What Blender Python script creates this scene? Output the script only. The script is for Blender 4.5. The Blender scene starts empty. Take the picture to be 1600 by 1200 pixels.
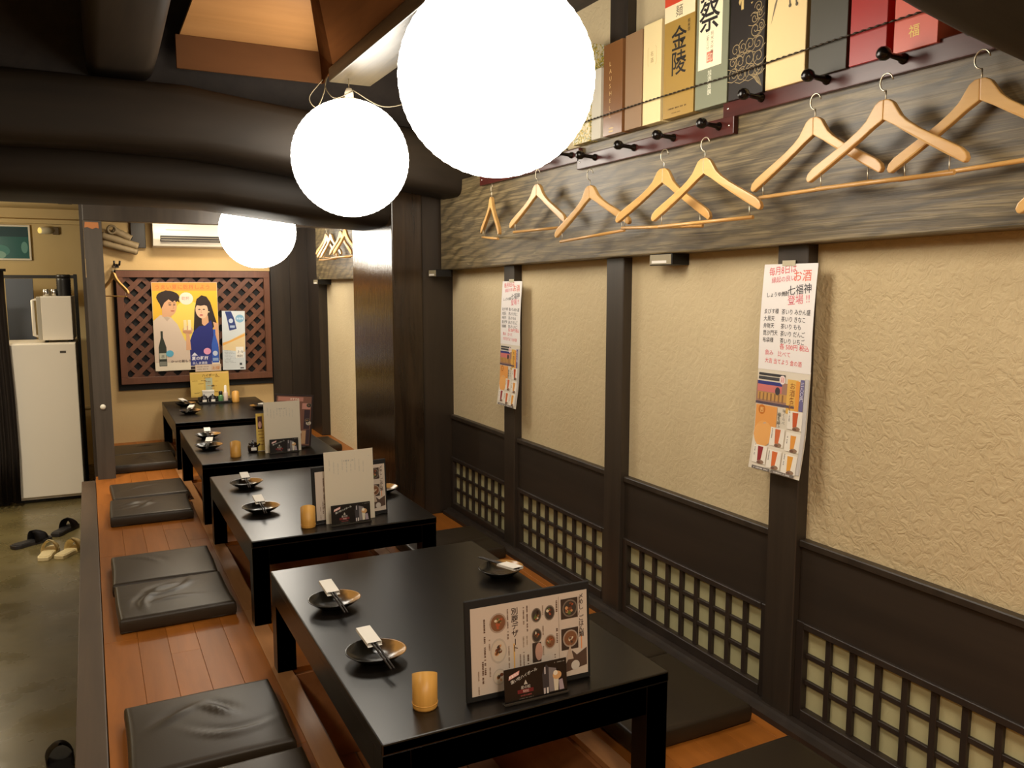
import bpy, bmesh, math, random
from mathutils import Vector, Matrix
random.seed(7)
S = bpy.context.scene
COL = S.collection
PI = math.pi

# ------------------------------------------------------------------ camera, world, light, exposure
cd = bpy.data.cameras.new('camera'); cam = bpy.data.objects.new('camera', cd); COL.objects.link(cam)
cd.sensor_fit = 'HORIZONTAL'; cd.sensor_width = 36.0; cd.lens = 1300.0 / 1600.0 * 36.0
cd.clip_start = 0.02; cd.clip_end = 60
_a = ((0.89159392, -0.05395322, 0.4496102), (-0.45283582, -0.10622915, 0.88524295), (0.0, -0.99287684, -0.11914522))
cam.matrix_world = Matrix(((_a[0][0], -_a[0][1], -_a[0][2], 0.0), (_a[1][0], -_a[1][1], -_a[1][2], 0.0),
                           (_a[2][0], -_a[2][1], -_a[2][2], 1.32), (0, 0, 0, 1)))
S.camera = cam
w = bpy.data.worlds.new('world'); S.world = w; w.use_nodes = True
w.node_tree.nodes['Background'].inputs[0].default_value = (1.0, 0.8, 0.6, 1)
w.node_tree.nodes['Background'].inputs[1].default_value = 0.02
LANTERN_L = 12.0
LANTERN_C = (1.0, 0.92, 0.79)

def area(name, loc, size, power, color, tgt=None):
    l = bpy.data.lights.new(name, 'AREA'); l.shape = 'DISK'; l.size = size; l.energy = power; l.color = color
    o = bpy.data.objects.new(name, l); COL.objects.link(o); o.location = loc
    if tgt: o.rotation_euler = (Vector(tgt) - Vector(loc)).to_track_quat('-Z', 'Y').to_euler()
    return o
area('aisle_fill_lamp', (-0.75, 5.0, 2.30), 0.25, 60, (1.0, 0.89, 0.70))  # unseen fill light, added to brighten the fridge and aisle floor
area('aisle_fill_lamp', (-0.9, 2.2, 2.40), 0.25, 13, (1.0, 0.88, 0.66))  # added fill for the platform boards, step and cushions
area('aisle_fill_lamp', (-1.1, -0.8, 2.45), 0.30, 36, (1.0, 0.86, 0.68))  # added fill from behind the camera, not an actual fitting
l = bpy.data.lights.new('aisle_fill_point', 'POINT'); l.shadow_soft_size = 0.09; l.energy = 26; l.color = (1.0, 0.89, 0.68)  # off-frame fill added to brighten the aisle ceiling and beige wall
o = bpy.data.objects.new('aisle_fill_point', l); COL.objects.link(o); o.location = (-1.05, 7.2, 1.62)
area('room_fill_lamp', (0.6, -1.2, 2.40), 0.30, 34, (1.0, 0.86, 0.68))  # fill added behind the camera for the faces turned towards it
area('alcove_fill_lamp', (0.6, 6.95, 1.90), 0.25, 12, (1.0, 0.86, 0.64))  # unseen fill added to lift the alcove's back wall
l = bpy.data.lights.new('lantern_fill', 'POINT'); l.shadow_soft_size = 0.26; l.energy = 32; l.color = LANTERN_C  # unseen light added to brighten the near wall, where the lantern row would continue
o = bpy.data.objects.new('lantern_fill', l); COL.objects.link(o); o.location = (0.98, 0.30, 1.86)
vs = S.view_settings
vs.view_transform = 'Standard'; vs.look = 'None'; vs.exposure = 0.0; vs.gamma = 1.0; vs.use_curve_mapping = False
S.cycles.use_denoising = True
S.cycles.max_bounces = 8; S.cycles.diffuse_bounces = 5
S.cycles.sample_clamp_indirect = 4.0

# ------------------------------------------------------------------ materials
def lin(c):
    return tuple((x / 255.0 / 12.92 if x / 255.0 <= 0.04045 else ((x / 255.0 + 0.055) / 1.055) ** 2.4) for x in c)
_mats = {}
def base_mat(name):
    m = bpy.data.materials.new(name); m.use_nodes = True
    return m, m.node_tree, m.node_tree.nodes['Principled BSDF']
def flat(rgb, rough=0.55, metal=0.0, coat=0.0, spec=0.5):
    k = (rgb, rough, metal, coat, spec)
    if k not in _mats:
        m, nt, b = base_mat('paint_%d_%d_%d' % rgb)
        b.inputs['Base Color'].default_value = lin(rgb) + (1,)
        b.inputs['Roughness'].default_value = rough; b.inputs['Metallic'].default_value = metal
        b.inputs['Coat Weight'].default_value = coat; b.inputs['Specular IOR Level'].default_value = spec
        _mats[k] = m
    return _mats[k]
def ramp(nt, stops):
    r = nt.nodes.new('ShaderNodeValToRGB'); e = r.color_ramp.elements
    while len(e) < len(stops): e.new(0.5)
    for i, (p, c) in enumerate(stops):
        e[i].position = p; e[i].color = lin(c) + (1,)
    return r
def coords(nt, scale, kind='Object'):
    t = nt.nodes.new('ShaderNodeTexCoord'); mp = nt.nodes.new('ShaderNodeMapping')
    mp.inputs['Scale'].default_value = scale
    nt.links.new(t.outputs[kind], mp.inputs[0]); return mp
def noise(nt, vec, scale, detail=4, rough=0.55, dist=0.0):
    n = nt.nodes.new('ShaderNodeTexNoise'); n.inputs['Scale'].default_value = scale
    n.inputs['Detail'].default_value = detail; n.inputs['Roughness'].default_value = rough
    n.inputs['Distortion'].default_value = dist
    nt.links.new(vec.outputs[0], n.inputs['Vector']); return n
def bump(nt, b, src, strength, dist):
    bp = nt.nodes.new('ShaderNodeBump'); bp.inputs['Strength'].default_value = strength
    bp.inputs['Distance'].default_value = dist
    nt.links.new(src, bp.inputs['Height']); nt.links.new(bp.outputs[0], b.inputs['Normal']); return bp
def wood(name, stops, axis='y', scale=6.0, stretch=14.0, rough=0.45, bumps=0.15, coat=0.0, knots=False, rnd=0.0, spec=0.5):
    m, nt, b = base_mat(name)
    s = {'x': (1.0, stretch, stretch), 'y': (stretch, 1.0, stretch), 'z': (stretch, stretch, 1.0)}[axis]
    mp = coords(nt, s); n = noise(nt, mp, scale / 6.0, 6, 0.6, 0.6)
    r = ramp(nt, stops); nt.links.new(n.outputs['Fac'], r.inputs[0])
    out = r.outputs[0]
    if rnd:
        oi = nt.nodes.new('ShaderNodeObjectInfo'); hs = nt.nodes.new('ShaderNodeHueSaturation')
        mr = nt.nodes.new('ShaderNodeMapRange'); mr.inputs['To Min'].default_value = 1 - rnd; mr.inputs['To Max'].default_value = 1 + rnd
        nt.links.new(oi.outputs['Random'], mr.inputs['Value']); nt.links.new(mr.outputs[0], hs.inputs['Value'])
        nt.links.new(out, hs.inputs['Color']); out = hs.outputs[0]
    if knots:
        mp2 = coords(nt, {'x': (1.0, 3.2, 3.2), 'y': (3.2, 1.0, 3.2), 'z': (3.2, 3.2, 1)}[axis])
        v = nt.nodes.new('ShaderNodeTexWave'); v.wave_type = 'RINGS'; v.inputs['Scale'].default_value = 2.2
        v.inputs['Distortion'].default_value = 9.0; v.inputs['Detail'].default_value = 3.0; v.inputs['Detail Scale'].default_value = 1.4
        nt.links.new(mp2.outputs[0], v.inputs['Vector'])
        mx = nt.nodes.new('ShaderNodeMix'); mx.data_type = 'RGBA'; mx.blend_type = 'MULTIPLY'; mx.inputs['Factor'].default_value = 0.55
        r2 = ramp(nt, [(0.0, (120, 118, 112)), (0.5, (235, 232, 225)), (1.0, (255, 255, 255))])
        nt.links.new(v.outputs['Fac'], r2.inputs[0])
        nt.links.new(out, mx.inputs['A']); nt.links.new(r2.outputs[0], mx.inputs['B']); out = mx.outputs['Result']
        n3 = noise(nt, coords(nt, {'x': (1, 4, 4), 'y': (3, 1, 4.5), 'z': (4, 4, 1)}[axis]), 3.1, 4, 0.5, 1.2)
        r3 = ramp(nt, [(0.0, (0, 0, 0)), (0.70, (0, 0, 0)), (0.76, (200, 200, 200))])
        nt.links.new(n3.outputs['Fac'], r3.inputs[0])
        mx2 = nt.nodes.new('ShaderNodeMix'); mx2.data_type = 'RGBA'
        nt.links.new(r3.outputs[0], mx2.inputs['Factor']); nt.links.new(out, mx2.inputs['A'])
        mx2.inputs['B'].default_value = lin((188, 172, 132)) + (1,); out = mx2.outputs['Result']
    nt.links.new(out, b.inputs['Base Color'])
    b.inputs['Roughness'].default_value = rough; b.inputs['Coat Weight'].default_value = coat
    b.inputs['Coat Roughness'].default_value = 0.12; b.inputs['Specular IOR Level'].default_value = spec
    if bumps: bump(nt, b, n.outputs['Fac'], bumps, 0.004)
    return m
DK = [(0.3, (26, 20, 15)), (0.7, (48, 38, 29))]
M = {}
M['beam7'] = wood('sooty_beam_wood', [(0.3, (58, 50, 38)), (0.7, (92, 80, 58))], 'y', scale=9, stretch=18, rough=0.32, bumps=0.2)
M['post'] = wood('dark_stained_wood', [(0.3, (44, 36, 29)), (0.7, (62, 52, 42))], 'z', rough=0.42, bumps=0.1)
M['dado'] = wood('dark_board', [(0.3, (42, 34, 27)), (0.7, (54, 44, 35))], 'y', rough=0.5, bumps=0.08)
M['bar'] = wood('dark_lattice_wood', [(0.3, (40, 31, 25)), (0.7, (54, 43, 34))], 'z', rough=0.5, bumps=0.05)
M['pillar'] = wood('polished_pillar_wood', [(0.3, (34, 25, 17)), (0.7, (58, 44, 30))], 'z', scale=9, rough=0.13, bumps=0.05, spec=0.55)
_nt = M['pillar'].node_tree; _mp = coords(_nt, (60, 60, 2.2)); _n = noise(_nt, _mp, 1.6, 4, 0.6); bump(_nt, _nt.nodes['Principled BSDF'], _n.outputs['Fac'], 0.22, 0.006)
M['pillarback'] = wood('dull_pillar_wood', [(0.3, (36, 28, 21)), (0.7, (54, 43, 32))], 'z', rough=0.4, bumps=0.08)
M['nageshi'] = wood('weathered_beam_wood', [(0.25, (66, 55, 37)), (0.42, (118, 102, 72)), (0.48, (88, 75, 51)), (0.58, (138, 121, 86)), (0.66, (96, 82, 57)), (0.8, (124, 108, 76))], 'y', scale=9, stretch=34, rough=0.42, bumps=0.3, knots=True)
M['log'] = wood('old_log_wood', [(0.3, (26, 20, 14)), (0.7, (44, 35, 25))], 'x', scale=4, stretch=7, rough=0.55, bumps=0.4, spec=0.22)
M['logy'] = wood('old_log_wood_along', [(0.3, (38, 31, 24)), (0.7, (66, 55, 43))], 'y', scale=4, stretch=7, rough=0.5, bumps=0.3, spec=0.35)
M['ceiling'] = wood('dark_ceiling_board', [(0.3, (38, 30, 26)), (0.7, (52, 43, 37))], 'y', rough=0.7, bumps=0.1)
M['ply'] = wood('amber_ceiling_ply', [(0.3, (160, 112, 64)), (0.7, (182, 132, 80))], 'x', scale=5, stretch=6, rough=0.6, bumps=0.03, spec=0.25)
M['fascia'] = wood('brown_fascia_board', [(0.3, (84, 52, 26)), (0.7, (100, 64, 34))], 'x', scale=5, stretch=6, rough=0.6, bumps=0.03, spec=0.2)
M['floor_wood'] = wood('honey_floor_wood', [(0.3, (142, 82, 26)), (0.7, (168, 100, 38))], 'y', scale=8, stretch=10, rough=0.38, bumps=0.04, rnd=0.08, spec=0.3)
M['pit'] = wood('pit_wood', [(0.3, (156, 100, 58)), (0.7, (184, 124, 76))], 'y', scale=8, stretch=8, rough=0.5, bumps=0.05)
M['curb'] = wood('pink_edge_wood', [(0.3, (168, 116, 72)), (0.7, (196, 140, 92))], 'y', scale=8, stretch=10, rough=0.36, bumps=0.04)
M['step'] = wood('brown_step_wood', [(0.3, (64, 48, 33)), (0.7, (86, 66, 47))], 'y', scale=6, stretch=10, rough=0.5, bumps=0.1)
M['lacquer'] = wood('black_lacquered_wood', [(0.3, (14, 11, 8)), (0.7, (21, 16, 12))], 'y', scale=10, stretch=14, rough=0.31, bumps=0.0, spec=0.5)
_b = M['lacquer'].node_tree.nodes['Principled BSDF']; _b.inputs['Anisotropic'].default_value = 0.25
_t = M['lacquer'].node_tree.nodes.new('ShaderNodeCombineXYZ'); _t.inputs[1].default_value = 1.0     # lacquer brushed along the table
M['lacquer'].node_tree.links.new(_t.outputs[0], _b.inputs['Tangent'])
M['hanger'] = wood('light_hanger_wood', [(0.3, (206, 154, 86)), (0.7, (228, 182, 112))], 'y', scale=10, stretch=8, rough=0.32, bumps=0.03, rnd=0.06)
M['rack'] = wood('mahogany_rack_wood', [(0.3, (58, 20, 15)), (0.7, (88, 34, 26))], 'y', rough=0.3, bumps=0.06)
M['peg'] = flat((16, 11, 9), 0.25)
M['bamboo'] = wood('bamboo_cup_wood', [(0.3, (198, 142, 62)), (0.7, (222, 168, 84))], 'z', scale=9, stretch=20, rough=0.4, bumps=0.05)
M['lattice'] = wood('red_brown_lattice_wood', [(0.3, (94, 57, 38)), (0.7, (114, 71, 49))], 'z', rough=0.45, bumps=0.05)
M['poplar'] = wood('pole_wood', [(0.3, (58, 50, 42)), (0.7, (78, 68, 58))], 'z', rough=0.5, bumps=0.2)
def plaster(name, c1, c2, strength, scale, dist=0.006):
    m, nt, b = base_mat(name); mp = coords(nt, (1, 1, 1))
    n = noise(nt, mp, 2.2, 3); r = ramp(nt, [(0.3, c1), (0.7, c2)]); nt.links.new(n.outputs['Fac'], r.inputs[0])
    nt.links.new(r.outputs[0], b.inputs['Base Color']); b.inputs['Roughness'].default_value = 0.85
    n2 = noise(nt, mp, scale, 5, 0.55, 1.2)
    r2 = ramp(nt, [(0.35, (0, 0, 0)), (0.52, (200, 200, 200)), (0.7, (255, 255, 255))])
    nt.links.new(n2.outputs['Fac'], r2.inputs[0]); bump(nt, b, r2.outputs[0], strength, dist); return m
M['plaster'] = plaster('cream_trowelled_plaster', (208, 188, 148), (216, 197, 158), 0.3, 30)
M['plaster_rough'] = plaster('cream_rough_plaster', (206, 184, 142), (214, 193, 152), 0.5, 38, 0.006)
M['tan'] = plaster('tan_wall_plaster', (206, 172, 118), (214, 182, 128), 0.1, 30)
M['beige'] = plaster('beige_wall_board', (200, 176, 126), (206, 184, 136), 0.02, 10)
def concrete():
    m, nt, b = base_mat('worn_concrete'); mp = coords(nt, (1, 1, 1))
    n = noise(nt, mp, 2.0, 6, 0.6); r = ramp(nt, [(0.3, (84, 74, 46)), (0.5, (100, 88, 56)), (0.7, (114, 102, 66))])
    nt.links.new(n.outputs['Fac'], r.inputs[0]); nt.links.new(r.outputs[0], b.inputs['Base Color'])
    n2 = noise(nt, mp, 5, 4); r2 = ramp(nt, [(0.3, (125, 125, 125)), (0.7, (165, 165, 165))])
    nt.links.new(n2.outputs['Fac'], r2.inputs[0]); nt.links.new(r2.outputs[0], b.inputs['Roughness'])
    bump(nt, b, n2.outputs['Fac'], 0.1, 0.01); return m
M['concrete'] = concrete()
def vinyl():
    m, nt, b = base_mat('dark_brown_vinyl'); b.inputs['Base Color'].default_value = lin((48, 38, 26)) + (1,)
    b.inputs['Roughness'].default_value = 0.40; b.inputs['Specular IOR Level'].default_value = 0.4
    n = noise(nt, coords(nt, (1, 1, 1)), 220, 2); bump(nt, b, n.outputs['Fac'], 0.08, 0.001); return m
M['vinyl'] = vinyl()
def glaze():
    m, nt, b = base_mat('two_tone_glaze'); mp = coords(nt, (1, 1, 1))
    sx = nt.nodes.new('ShaderNodeSeparateXYZ'); nt.links.new(mp.outputs[0], sx.inputs[0])
    n = noise(nt, mp, 30, 3); ad = nt.nodes.new('ShaderNodeMath'); ad.operation = 'MULTIPLY_ADD'
    ad.inputs[1].default_value = 0.03; nt.links.new(n.outputs['Fac'], ad.inputs[0]); nt.links.new(sx.outputs[0], ad.inputs[2])
    mr = nt.nodes.new('ShaderNodeMapRange'); mr.inputs['From Min'].default_value = 0.035; mr.inputs['From Max'].default_value = 0.075
    nt.links.new(ad.outputs[0], mr.inputs['Value'])
    r = ramp(nt, [(0.0, (30, 28, 24)), (0.6, (92, 68, 40)), (1.0, (168, 124, 66))]); nt.links.new(mr.outputs[0], r.inputs[0])
    nt.links.new(r.outputs[0], b.inputs['Base Color']); b.inputs['Roughness'].default_value = 0.22
    wv = noise(nt, mp, 40, 2); bump(nt, b, wv.outputs['Fac'], 0.1, 0.003); return m
M['glaze'] = glaze()
def lantern_mat():
    m, nt, b = base_mat('glowing_washi_paper')
    b.inputs['Base Color'].default_value = (0.8, 0.75, 0.65, 1); b.inputs['Roughness'].default_value = 0.8
    b.inputs['Emission Color'].default_value = LANTERN_C + (1,); b.inputs['Emission Strength'].default_value = LANTERN_L
    return m
M['lantern'] = lantern_mat()
def floral():
    m, nt, b = base_mat('floral_paper'); n = noise(nt, coords(nt, (1, 1, 1)), 45, 3, 0.5, 1.5)
    r = ramp(nt, [(0.42, (238, 226, 190)), (0.5, (228, 196, 70)), (0.56, (120, 124, 60)), (0.62, (240, 230, 200))])
    nt.links.new(n.outputs['Fac'], r.inputs[0]); nt.links.new(r.outputs[0], b.inputs['Base Color']); return m
M['floral'] = floral()
def frosted():
    m, nt, b = base_mat('frosted_pane'); b.inputs['Base Color'].default_value = lin((196, 190, 146)) + (1,)
    b.inputs['Roughness'].default_value = 0.45
    n = noise(nt, coords(nt, (1, 1, 1)), 30, 3); bump(nt, b, n.outputs['Fac'], 0.15, 0.003); return m
M['frost'] = frosted()
M['white_enamel'] = flat((232, 222, 204), 0.35)
M['white_plastic'] = flat((226, 218, 200), 0.45)
M['black'] = flat((14, 13, 12), 0.4)
M['blackmatte'] = flat((18, 16, 15), 0.7)
M['steel'] = flat((190, 186, 178), 0.25, 1.0)
M['wire'] = flat((206, 196, 172), 0.3, 0.9)
M['paper'] = flat((238, 232, 222), 0.7)
M['greypaper'] = flat((218, 206, 184), 0.7)

# ------------------------------------------------------------------ mesh helpers
def box(bm, x0, x1, y0, y1, z0, z1, mi=0, mat=None):
    vs_ = [(x0, y0, z0), (x1, y0, z0), (x1, y1, z0), (x0, y1, z0), (x0, y0, z1), (x1, y0, z1), (x1, y1, z1), (x0, y1, z1)]
    v = [bm.verts.new(mat @ Vector(p) if mat else p) for p in vs_]
    for f in ((3, 2, 1, 0), (4, 5, 6, 7), (0, 1, 5, 4), (1, 2, 6, 5), (2, 3, 7, 6), (3, 0, 4, 7)):
        bm.faces.new([v[i] for i in f]).material_index = mi
    return v
def prism(bm, pts, axis, a0, a1, mi=0):
    """polygon pts (2D) extruded along axis"""
    def P(p, a):
        return {'x': (a, p[0], p[1]), 'y': (p[0], a, p[1]), 'z': (p[0], p[1], a)}[axis]
    A = [bm.verts.new(P(p, a0)) for p in pts]; B = [bm.verts.new(P(p, a1)) for p in pts]
    n = len(pts)
    bm.faces.new(A[::-1]).material_index = mi; bm.faces.new(B).material_index = mi
    for i in range(n):
        bm.faces.new((A[i], A[(i + 1) % n], B[(i + 1) % n], B[i])).material_index = mi
def tube(bm, path, r, seg=10, mi=0, caps=True, sx=1.0):
    P = [Vector(p) for p in path]; rings = []
    up = Vector((0, 0, 1))
    for i, p in enumerate(P):
        t = (P[min(i + 1, len(P) - 1)] - P[max(i - 1, 0)]).normalized()
        if i == 0:
            up = Vector((0, 0, 1)) if abs(t.z) < 0.9 else Vector((1, 0, 0))
        n1 = (up - t * up.dot(t)).normalized(); up = n1; n2 = t.cross(n1)
        rr = r[i] if isinstance(r, (list, tuple)) else r
        rings.append([bm.verts.new(p + n1 * rr * math.cos(2 * PI * k / seg) + n2 * rr * sx * math.sin(2 * PI * k / seg)) for k in range(seg)])
    for a, b in zip(rings, rings[1:]):
        for k in range(seg):
            f = bm.faces.new((a[k], a[(k + 1) % seg], b[(k + 1) % seg], b[k])); f.material_index = mi; f.smooth = True
    if caps:
        bm.faces.new(rings[0][::-1]).material_index = mi; bm.faces.new(rings[-1]).material_index = mi
def lathe(bm, prof, seg=24, c=(0, 0, 0), mi=0, wob=None):
    rings = []
    for (r, z) in prof:
        if r < 1e-6: rings.append([bm.verts.new((c[0], c[1], c[2] + z))])
        else:
            rings.append([bm.verts.new((c[0] + r * (wob(2 * PI * k / seg) if wob else 1) * math.cos(2 * PI * k / seg),
                                        c[1] + r * (wob(2 * PI * k / seg) if wob else 1) * math.sin(2 * PI * k / seg), c[2] + z)) for k in range(seg)])
    for a, b in zip(rings, rings[1:]):
        for k in range(seg):
            k2 = (k + 1) % seg
            if len(a) == 1 and len(b) == 1: continue
            if len(a) == 1: f = bm.faces.new((a[0], b[k2], b[k]))
            elif len(b) == 1: f = bm.faces.new((a[k], a[k2], b[0]))
            else: f = bm.faces.new((a[k], a[k2], b[k2], b[k]))
            f.smooth = True; f.material_index = mi
def BM(): return bmesh.new()
def obj(name, bm, mats, parent=None, bevel=0.0, seg=1, recalc=True):
    if recalc: bmesh.ops.recalc_face_normals(bm, faces=bm.faces)
    if bevel: bmesh.ops.bevel(bm, geom=list(bm.edges), offset=bevel, segments=seg, affect='EDGES', profile=0.6, clamp_overlap=True)
    me = bpy.data.meshes.new(name); bm.to_mesh(me); bm.free()
    for m in (mats if isinstance(mats, (list, tuple)) else [mats]): me.materials.append(m)
    o = bpy.data.objects.new(name, me); COL.objects.link(o)
    if parent: o.parent = parent
    return o
def bobj(name, dims, m, parent=None, bevel=0.0, seg=1, mat=None):
    bm = BM(); box(bm, *dims, mat=mat); return obj(name, bm, m, parent, bevel, seg)
def tag(o, label, cat, group=None):
    o['label'] = label; o['category'] = cat
    if group: o['group'] = group
    return o
def thing(name, label, cat, loc=(0, 0, 0), rz=0.0, group=None):
    o = bpy.data.objects.new(name, None); COL.objects.link(o); o.location = loc; o.rotation_euler = (0, 0, rz)
    o.empty_display_size = 0.05
    return tag(o, label, cat, group)
def struct(o): o['kind'] = 'structure'; return o
def sroot(name):
    o = bpy.data.objects.new(name, None); COL.objects.link(o); return struct(o)
def copy_tree(o, parent=None):
    c = o.copy(); COL.objects.link(c)
    if parent: c.parent = parent
    for ch in list(o.children): copy_tree(ch, c)
    return c

# ------------------------------------------------------------------ flat prints (lettering and pictures on real sheets)
_txt = {}
def glyphs(s, bold=0.0):
    k = (s, bold)
    if k not in _txt:
        c = bpy.data.curves.new('t', 'FONT'); c.body = s; c.offset = bold; c.resolution_u = 2
        o = bpy.data.objects.new('t', c); COL.objects.link(o)
        dg = bpy.context.evaluated_depsgraph_get(); dg.update()
        me = bpy.data.meshes.new_from_object(o.evaluated_get(dg))
        _txt[k] = ([(v.co.x, v.co.y) for v in me.vertices], [tuple(p.vertices) for p in me.polygons])
        bpy.data.objects.remove(o); bpy.data.curves.remove(c); bpy.data.meshes.remove(me)
    return _txt[k]
class Print:
    def __init__(s): s.v = []; s.f = []; s.m = []; s.mats = []; s.layer = 1
    def mi(s, col):
        m = flat(col, 0.6)
        if m not in s.mats: s.mats.append(m)
        return s.mats.index(m)
    def poly(s, pts, col):
        n = len(s.v); s.v += [(p[0], p[1], s.layer) for p in pts]; s.f.append(tuple(range(n, n + len(pts)))); s.m.append(s.mi(col)); s.layer += 1
    def rect(s, x0, y0, x1, y1, col, n=1):
        i = s.mi(col)
        for k in range(n):
            a = y0 + (y1 - y0) * k / n; b = y0 + (y1 - y0) * (k + 1) / n
            q = len(s.v); s.v += [(x0, a, s.layer), (x1, a, s.layer), (x1, b, s.layer), (x0, b, s.layer)]; s.f.append((q, q + 1, q + 2, q + 3)); s.m.append(i)
        s.layer += 1
    def ell(s, cx, cy, rx, ry, col, n=18, rot=0.0):
        c, q = math.cos(rot), math.sin(rot)
        s.poly([(cx + rx * math.cos(t) * c - ry * math.sin(t) * q, cy + rx * math.cos(t) * q + ry * math.sin(t) * c) for t in [2 * PI * i / n for i in range(n)]], col)
    def line(s, pts, wd, col):
        i = s.mi(col)
        for a, b in zip(pts, pts[1:]):
            dx, dy = b[0] - a[0], b[1] - a[1]; L = math.hypot(dx, dy) or 1; nx, ny = -dy / L * wd / 2, dx / L * wd / 2
            q = len(s.v); s.v += [(a[0] + nx, a[1] + ny, s.layer), (a[0] - nx, a[1] - ny, s.layer), (b[0] - nx, b[1] - ny, s.layer), (b[0] + nx, b[1] + ny, s.layer)]
            s.f.append((q, q + 1, q + 2, q + 3)); s.m.append(i)
        s.layer += 1
    def text(s, t, x, y, size, col, rot=0.0, bold=0.0, sx=1.0, shear=0.0):
        vv, ff = glyphs(t, bold); i = s.mi(col); n = len(s.v); c, q = math.cos(rot), math.sin(rot)
        for (a, b) in vv:
            a2 = a * size * sx + shear * b * size; b2 = b * size
            s.v.append((x + a2 * c - b2 * q, y + a2 * q + b2 * c, s.layer))
        for f in ff: s.f.append(tuple(n + k for k in f)); s.m.append(i)
    def vtext(s, t, x, y, size, col, bold=0.0, pitch=1.0, sx=1.0):
        """one character below the other, x = centre of the column, y = top"""
        for k, ch in enumerate(t):
            yy = y - size * pitch * (k + 1)
            if ch in 'ー-~〜': s.text(ch, x - size * 0.36, yy + size * 0.85, size, col, -PI / 2, bold)
            elif ch != ' ': s.text(ch, x - size * 0.5 * sx, yy + 0.12 * size, size, col, 0, bold, sx)
    def build(s, name, parent, f, step=0.00012):
        me = bpy.data.meshes.new(name); step = min(step, 0.004 / max(1, s.layer)); me.from_pydata([f(a, b, 0.0004 + step * l) for a, b, l in s.v], [], s.f)
        for m in s.mats: me.materials.append(m)
        for p, i in zip(me.polygons, s.m): p.material_index = i
        o = bpy.data.objects.new(name, me); COL.objects.link(o); o.parent = parent; return o
def squiggle(pr, x, y, wd, h, col, seed=0, vertical=False):
    """a line of print too small to read"""
    rr = random.Random(seed); p = 0.0
    while p < wd:
        L = h * rr.uniform(0.5, 0.9)
        if rr.random() < 0.85:
            if vertical: pr.rect(x, y - p - L, x + h, y - p, col)
            else: pr.rect(x + p, y, x + p + L, y + h, col)
            pr.layer -= 1
        p += h * 1.05

exec_order = []
# ================================================================== STRUCTURE
WX = 1.85          # plaster plane of the right wall
POSTS = [(0.80, 0.915), (1.73, 1.845), (2.635, 2.75), (3.54, 3.65)]
BAYS = [(0.915, 1.73), (1.845, 2.635), (2.75, 3.54), (3.65, 4.37)]
TAB = [(1.62, 2.84), (3.21, 4.425), (4.75, 5.965), (6.285, 7.485)]
TX0, TX1 = 0.51, 1.272
YB = 7.60
# floors
bm = BM(); box(bm, -3.0, -0.02, -3.0, 8.6, -0.42, -0.32); box(bm, -0.02, 1.9, -3.0, -0.9, -0.42, -0.32)
struct(obj('floor', bm, M['concrete']))
fl = sroot('floor_platform')
bm = BM(); box(bm, -0.10, -0.016, -0.9, 6.2, -0.32, 0.0); struct(obj('trim_1', bm, M['step'], None, 0.004, 2))
cutsX = [-0.014, 0.1, 0.2, 0.3, 0.4, 0.5]
PITS = [(0.562, 1.212, a + 0.065, b - 0.05) for a, b in TAB]
def planks(x0, x1, ya, yb, off, L=1.1, name='plank', m='floor_wood'):
    y = ya - off
    while y < yb:
        a, b = max(y, ya), min(y + L, yb)
        if b - a > 0.02:
            mx = Matrix.Translation(((x0 + x1) / 2, (a + b) / 2, random.uniform(-0.0004, 0.0)))
            bm = BM(); box(bm, -(x1 - x0) / 2 + 0.0003, (x1 - x0) / 2 - 0.0003, -(b - a) / 2 + 0.0003, (b - a) / 2 - 0.0003, -0.02, 0.0)
            o = obj(name, bm, M[m], fl, 0.0008); o.location = mx.translation
        y += L
for i in range(5): planks(cutsX[i], cutsX[i + 1], -0.9, YB, [0.2, 0.75, 0.4, 0.95, 0.1][i])
ys = [-0.9] + [v for p in PITS for v in (p[2], p[3])] + [YB]
planks(0.5, 0.562, -0.9, YB, 0.5, 2.4, 'plank', 'curb')
planks(1.212, 1.272, -0.9, YB, 0.7, 2.4, 'plank', 'curb')
for a, b in zip(ys[0::2], ys[1::2]):
    for i in range(6): planks(0.562 + 0.65 / 6 * i, 0.562 + 0.65 / 6 * (i + 1), a, b, 0.0, 1.1)
for i in range(5): planks(1.272 + 0.1156 * i, 1.272 + 0.1156 * (i + 1), -0.9, YB, [0.3, 0.9, 0.15, 0.6, 0.8][i])
bm = BM(); box(bm, -0.016, 0.56, -0.9, YB, -0.32, -0.021); box(bm, 1.214, 1.9, -0.9, YB, -0.32, -0.021)
for a, b in zip(ys[0::2], ys[1::2]): box(bm, 0.56, 1.214, a, b, -0.32, -0.021)
struct(obj('floor_subfloor', bm, M['pit']))
for (x0, x1, a, b) in PITS:
    rt = sroot('floor_pit')
    bm = BM()
    for (p, q, r_, s_) in ((x0 - 0.001, x0 + 0.012, a, b), (x1 - 0.012, x1 + 0.001, a, b), (x0, x1, a - 0.001, a + 0.012), (x0, x1, b - 0.012, b + 0.001)):
        box(bm, p, q, r_, s_, -0.36, -0.022)
    obj('lining', bm, M['pit'], rt)
    n = 6
    for i in range(n):
        bobj('plank', (x0 + (x1 - x0) / n * i + 0.002, x0 + (x1 - x0) / n * (i + 1) - 0.002, a, b, -0.385, -0.362), M['pit'], rt, 0.002)

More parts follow.
